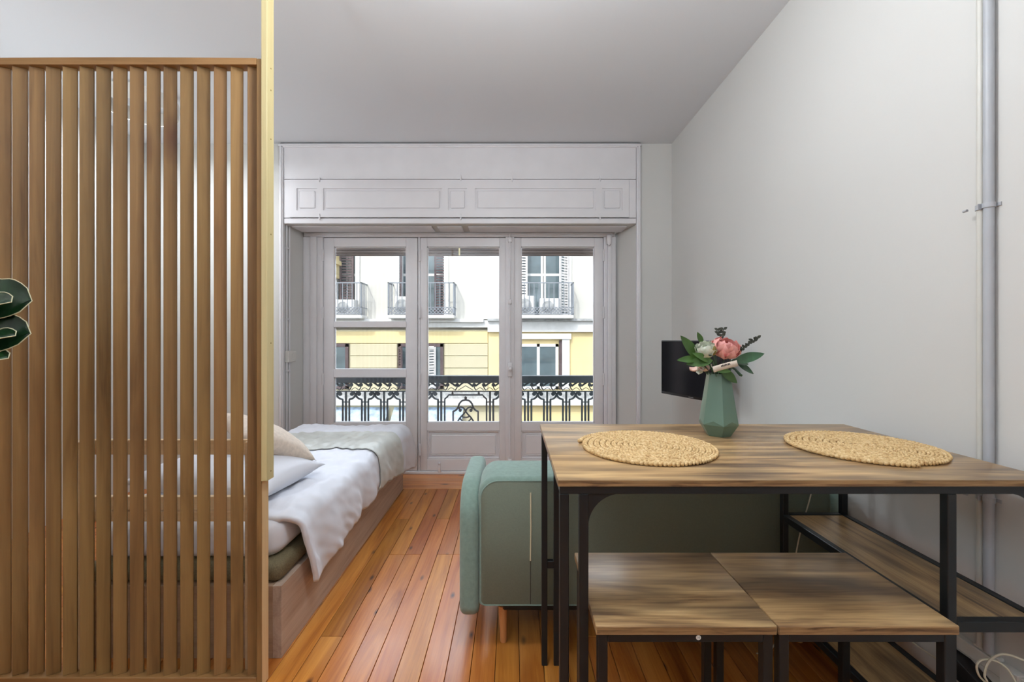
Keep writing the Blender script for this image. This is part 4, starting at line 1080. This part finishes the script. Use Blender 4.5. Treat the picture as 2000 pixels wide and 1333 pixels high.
MB().box(1.355, 1.3758, mid.y+0.06, mid.y+0.18, mid.z-0.1, mid.z+0.1, bevel=0.003).build('wall_plate', M['tv_body'], tv)

# ------------------------------------------------------------------ pipes, trunking, sockets on the right wall
def pipe(name, y, r, mat, label):
    x_ = XR - r - 0.003
    return tag(MB().cyl((x_, y, 0.372), (x_, y, CEIL-0.0005), r, 20).build(name, M[mat]), label, 'pipe', 'pipes on the right wall')
pipe('wall_pipe', 1.2665, 0.0092, 'pipe_cream', 'slim cream pipe running up the right wall')
pipe('wall_pipe', 1.2425, 0.0118, 'pipe_grey', 'thicker blue grey pipe running up the right wall')
for zz, lab in ((1.648, 'metal pipe clamp at mid height of the right wall'), (0.808, 'metal pipe clamp just below the table frame')):
    m = MB(); m.box(XR-0.032, XR-0.0002, 1.255, 1.2565, zz-0.008, zz+0.008)
    for y, r in ((1.2665, 0.0092), (1.2425, 0.0118)): m.lathe([(r+0.0025, -0.007), (r+0.0025, 0.007)], (XR-r-0.003, y, zz), 20)
    m.box(XR-0.003, XR-0.0002, 1.222, 1.287, zz-0.005, zz+0.005)
    m.cyl((XR-0.03, 1.287, zz-0.002), (XR-0.03, 1.298, zz-0.002), 0.004, 8)
    tag(m.build('pipe_clamp', M['pipe_grey']), lab, 'clamp', 'pipe clamps on the right wall')
tk = thing('cable_trunking', (XR-0.01, 1.0, 0.31), 'white plastic cable trunking running low along the right wall', 'trunking')
MB().box(XR-0.022, XR-0.0002, 1.205, 1.735, 0.325, 0.362, bevel=0.002).build('trunk', M['plastic'], tk)
MB().box(XR-0.022, XR-0.0002, 0.35, 1.16, 0.325, 0.362, bevel=0.002).build('trunk', M['plastic'], tk)
MB().box(XR-0.028, XR-0.0002, 1.160, 1.205, 0.320, 0.366, bevel=0.002).build('joint_cover', M['plastic'], tk)
MB().box(XR-0.016, XR-0.0002, 1.215, 1.285, 0.3625, 0.3715, bevel=0.002).build('pipe_foot', M['plastic'], tk)
ad = thing('power_adapter', (XR-0.04, 1.24, 0.235), 'black power adapter plugged into the wall below the trunking', 'power adapter')
MB().box(XR-0.014, XR-0.0002, 1.20, 1.33, 0.232, 0.322, bevel=0.003).build('wall_socket', M['plastic'], ad)
MB().prism([(1.205, 0.245), (1.335, 0.262), (1.345, 0.318), (1.29, 0.318), (1.215, 0.29)], 'x', XR-0.062, XR-0.0142, bevel=0.006, seg=2).build('adapter_body', M['blackplastic'], ad)
MB().tube([(XR-0.04, 1.207, 0.255), (XR-0.045, 1.17, 0.22), (XR-0.04, 1.14, 0.12), (XR-0.05, 1.10, 0.0035)], 0.003, 8).build('lead', M['blackplastic'], ad)
def w3(px, py, Y): return Vector(((px-1000)*Y/850, Y, 1.27-(py-660)*Y/850))
def cabl(label, pts):
    P = [w3(*p) for p in pts]; out = []
    for i in range(len(P)-1):
        p0, p1, p2, p3 = P[max(i-1, 0)], P[i], P[i+1], P[min(i+2, len(P)-1)]
        for k in range(6):
            t = k/6; out.append(0.5*((2*p1)+(-p0+p2)*t+(2*p0-5*p1+4*p2-p3)*t*t+(-p0+3*p1-3*p2+p3)*t**3))
    out.append(P[-1]); 
    for q_ in out: q_.x = min(q_.x, XR-0.0035); q_.z = max(q_.z, 0.0035)
    tag(MB().tube(out, 0.0026, 6).build('white_cable', M['cable']), label, 'cable', 'loose cables by the right wall')
cabl('cream cable looping nearest the black adapter below the trunking', [(1986, 1338, 1.12), (1968, 1308, 1.13), (1945, 1292, 1.14), (1920, 1289, 1.15), (1908, 1300, 1.15), (1912, 1320, 1.15), (1930, 1345, 1.15), (1950, 1420, 1.16), (1930, 1600, 1.17)])
cabl('cream cable arching out to the right from the trunking', [(2080, 1310, 1.08), (2010, 1294, 1.10), (1975, 1281, 1.12), (1950, 1280, 1.13), (1930, 1295, 1.14), (1923, 1320, 1.14), (1930, 1345, 1.14), (1935, 1450, 1.15), (1900, 1610, 1.15)])
cabl('cream cable running low behind the shelf rack', [(1765, 1243, 1.50), (1800, 1268, 1.44), (1840, 1294, 1.36), (1872, 1312, 1.30), (1910, 1336, 1.25), (1945, 1400, 1.20), (1900, 1600, 1.17)])

# ------------------------------------------------------------------ left reveal: thin pipes and switch
def xrev(y): return OX0 + (DX0-OX0)*(y-YB)/(YD+0.12-YB)
for y, lab in ((3.785, 'thin white conduit nearest the room on the left recess side'), (3.825, 'thin white conduit next to the switch on the left recess side')):
    tag(MB().cyl((xrev(y)+0.0085, y, 0.002), (xrev(y)+0.0085, y, OZ-0.001), 0.008, 12).build('wall_conduit', M['trim']), lab, 'conduit', 'thin conduits in the window recess')
zs_ = 1.27-(697-660)*3.8/850
sw = thing('light_switch', (xrev(3.87)+0.01, 3.87, zs_-0.045), 'white light switch on the left side of the window recess', 'switch')
MB().box(xrev(3.87)+0.004, xrev(3.87)+0.016, 3.845, 3.925, zs_-0.045, zs_+0.045, bevel=0.003).build('switch_plate', M['plastic'], sw)
MB().box(xrev(3.87)+0.016, xrev(3.87)+0.021, 3.86, 3.91, zs_-0.03, zs_+0.03, bevel=0.002).build('rocker', M['plastic'], sw)
jb = MB().box(xrev(3.79)+0.002, xrev(3.79)+0.034, 3.765, 3.842, zs_-0.05, zs_+0.05, bevel=0.004)
tag(jb.build('junction_box', M['plastic']), 'white junction box on the two thin conduits in the recess', 'junction box')
for zz, lab in ((2.05, 'white conduit clip high in the recess below the soffit'), (1.43, 'white conduit clip above the light switch'), (0.98, 'white conduit clip below the light switch')):
    m = MB().box(xrev(3.8)-0.001, xrev(3.8)+0.018, 3.774, 3.836, zz-0.007, zz+0.007, bevel=0.002); tag(m.build('conduit_clip', M['trim']), lab, 'clip', 'conduit clips in the recess')

# ------------------------------------------------------------------ rubber plant at the left edge
PX, PY_ = -1.78, 1.22
pl = thing('rubber_plant', (PX, PY_, 0), 'dark green rubber plant with pale leaf edges at the left', 'plant')
MB().lathe([(0.10, 0), (0.13, 0.12), (0.145, 0.26), (0.15, 0.28), (0.135, 0.28), (0.125, 0.24)], (PX, PY_, 0), 28, capt=False).build('pot', M['pot'], pl)
MB().lathe([(0.12, 0.225), (0.129, 0.24), (0.02, 0.25)], (PX, PY_, 0), 24).build('soil', M['soil'], pl)
MB().tube([(PX, PY_, 0.24), (PX+0.02, PY_, 0.7), (PX-0.01, PY_+0.01, 1.1), (PX+0.01, PY_, 1.5)], [0.012, 0.010, 0.009, 0.006], 8).build('stem', M['stem'], pl)
def big_leaf(p0, p1, width, nrm, parent):
    p0, p1 = Vector(p0), Vector(p1); d = p1-p0; L = d.length; d.normalize(); nn = Vector(nrm); nn = (nn-d*nn.dot(d)).normalized(); s = d.cross(nn)
    def wd(u): return width*0.5*max(0.0, 1-abs(2*u**0.9-1)**4.5)**0.5*(1+0.05*math.sin(u*23))
    def f(u, v):
        a_ = v*2-1; w_ = wd(u); return p0 + d*L*u + s*a_*w_ + nn*(0.05*L*math.sin(u*3)+0.12*w_*a_*a_+0.004*math.sin(u*20+a_*3))
    lf = MB().grid(f, 18, 6).build('leaf', M['rubber'], parent, smooth=180)
    e = [f(i/24, 0) for i in range(25)] + [f(1-i/24, 1) for i in range(1, 24)]
    MB().tube([p+nn*0.0008 for p in e], 0.0014, 5, closed=True).build('pale_edge', M['leafedge'], lf)
    MB().tube([f(i/12, 0.5)+nn*0.0005 for i in range(11)], 0.0011, 5).build('midrib', M['leafedge'], lf)
LV = [((-1.66, 1.22, 1.37), w3(62, 588, 1.20), 0.125, (0.1, -1, 0.25)), ((-1.66, 1.21, 1.25), w3(60, 652, 1.18), 0.120, (0.05, -1, 0.35)),
      ((-1.66, 1.20, 1.31), w3(22, 590, 1.14), 0.08, (0.1, -0.7, 0.9)), ((-1.66, 1.20, 1.20), w3(30, 656, 1.13), 0.07, (0.0, -0.6, 1.0)), ((-1.66, 1.20, 1.16), w3(16, 700, 1.13), 0.07, (0.0, -0.6, 1.0))]
for q_ in LV:
    big_leaf(*q_, pl); MB().tube([(PX, PY_, q_[0][2]-0.06), Vector(q_[0])*0.5+Vector((PX, PY_, q_[0][2]-0.04))*0.5, q_[0]], 0.003, 6).build('petiole', M['stem'], pl)
for k in range(9):
    a_ = k*2.4; z_ = 0.75+k*0.085
    if math.cos(a_) > 0.3: continue
    big_leaf((PX, PY_, z_), (PX+0.2*math.cos(a_), PY_+0.2*math.sin(a_), z_+0.08), 0.11, (0, 0, 1), pl)

# ------------------------------------------------------------------ added fill lights, outside the view or behind the screen
def fill_uplighter(x, y, power, label, h=1.83):  # adds a fill light in the shape of a floor lamp
    lp = thing('fill_lamp', (x, y, 0), label, 'floor lamp')
    MB().lathe([(0.14, 0), (0.14, 0.02), (0.03, 0.03)], (x, y, 0), 24).build('base', M['plastic'], lp)
    MB().cyl((x, y, 0.02), (x, y, h-0.11), 0.012, 12).build('pole', M['plastic'], lp)
    MB().lathe([(0.02, h-0.13), (0.12, h-0.08), (0.19, h-0.01), (0.185, h-0.01), (0.11, h-0.065), (0.01, h-0.11)], (x, y, 0), 24, capt=False).build('bowl', M['plastic'], lp)
    light('fill_lamp_light', 'AREA', (x, y, h), (R(180), 0, 0), power, (0.88, 0.95, 1.0), shape='DISK', size=0.34)
fill_uplighter(-1.2, -1.2, 98, 'added fill light in a white floor lamp shape behind the viewer')
fill_uplighter(-2.9, 2.2, 11, 'added fill light in a short floor lamp shape beyond the bed, behind the screen', 1.25)

# added fill light in a globe pendant shape, unseen above the frame
gx, gy, gz = -0.02, 1.20, 2.55
pd = thing('fill_pendant', (gx, gy, gz-0.17), 'added fill light in a white wire globe above the bar table', 'fill light')
for k in range(6):
    a_ = math.pi*k/6
    MB().tube([(gx+0.165*math.cos(a_)*math.cos(t*math.pi/12), gy+0.165*math.sin(a_)*math.cos(t*math.pi/12), gz+0.165*math.sin(t*math.pi/12)) for t in range(24)], 0.0015, 5, closed=True).build('hoop', M['plastic'], pd)
MB().cyl((gx, gy, gz+0.16), (gx, gy, CEIL-0.02), 0.004, 8).build('cord', M['plastic'], pd)
MB().lathe([(0.05, CEIL-0.03), (0.055, CEIL-0.0005)], (gx, gy, 0), 20).build('ceiling_rose', M['plastic'], pd)
light('fill_pendant_light', 'POINT', (gx, gy, gz), (0, 0, 0), 44, (0.92, 0.96, 1.0), shadow_soft_size=0.15)

bl = thing('fill_drum', (-2.55, 3.0, CEIL-0.12), 'added fill light in a white drum above the bed corner behind the screen', 'ceiling lamp')  # drum added to brighten the space behind the screen
MB().lathe([(0.20, 0.0), (0.205, 0.01), (0.205, 0.1), (0.20, 0.1)], (-2.55, 3.0, CEIL-0.12), 32, capb=False, capt=False).build('drum', M['plastic'], bl)
MB().lathe([(0.06, 0.1), (0.06, 0.1195)], (-2.55, 3.0, CEIL-0.12), 20).build('ceiling_rose', M['plastic'], bl)
light('fill_drum_light', 'AREA', (-2.55, 3.0, CEIL-0.115), (0, 0, 0), 15, (0.92, 0.95, 1.0), shape='DISK', size=0.38)
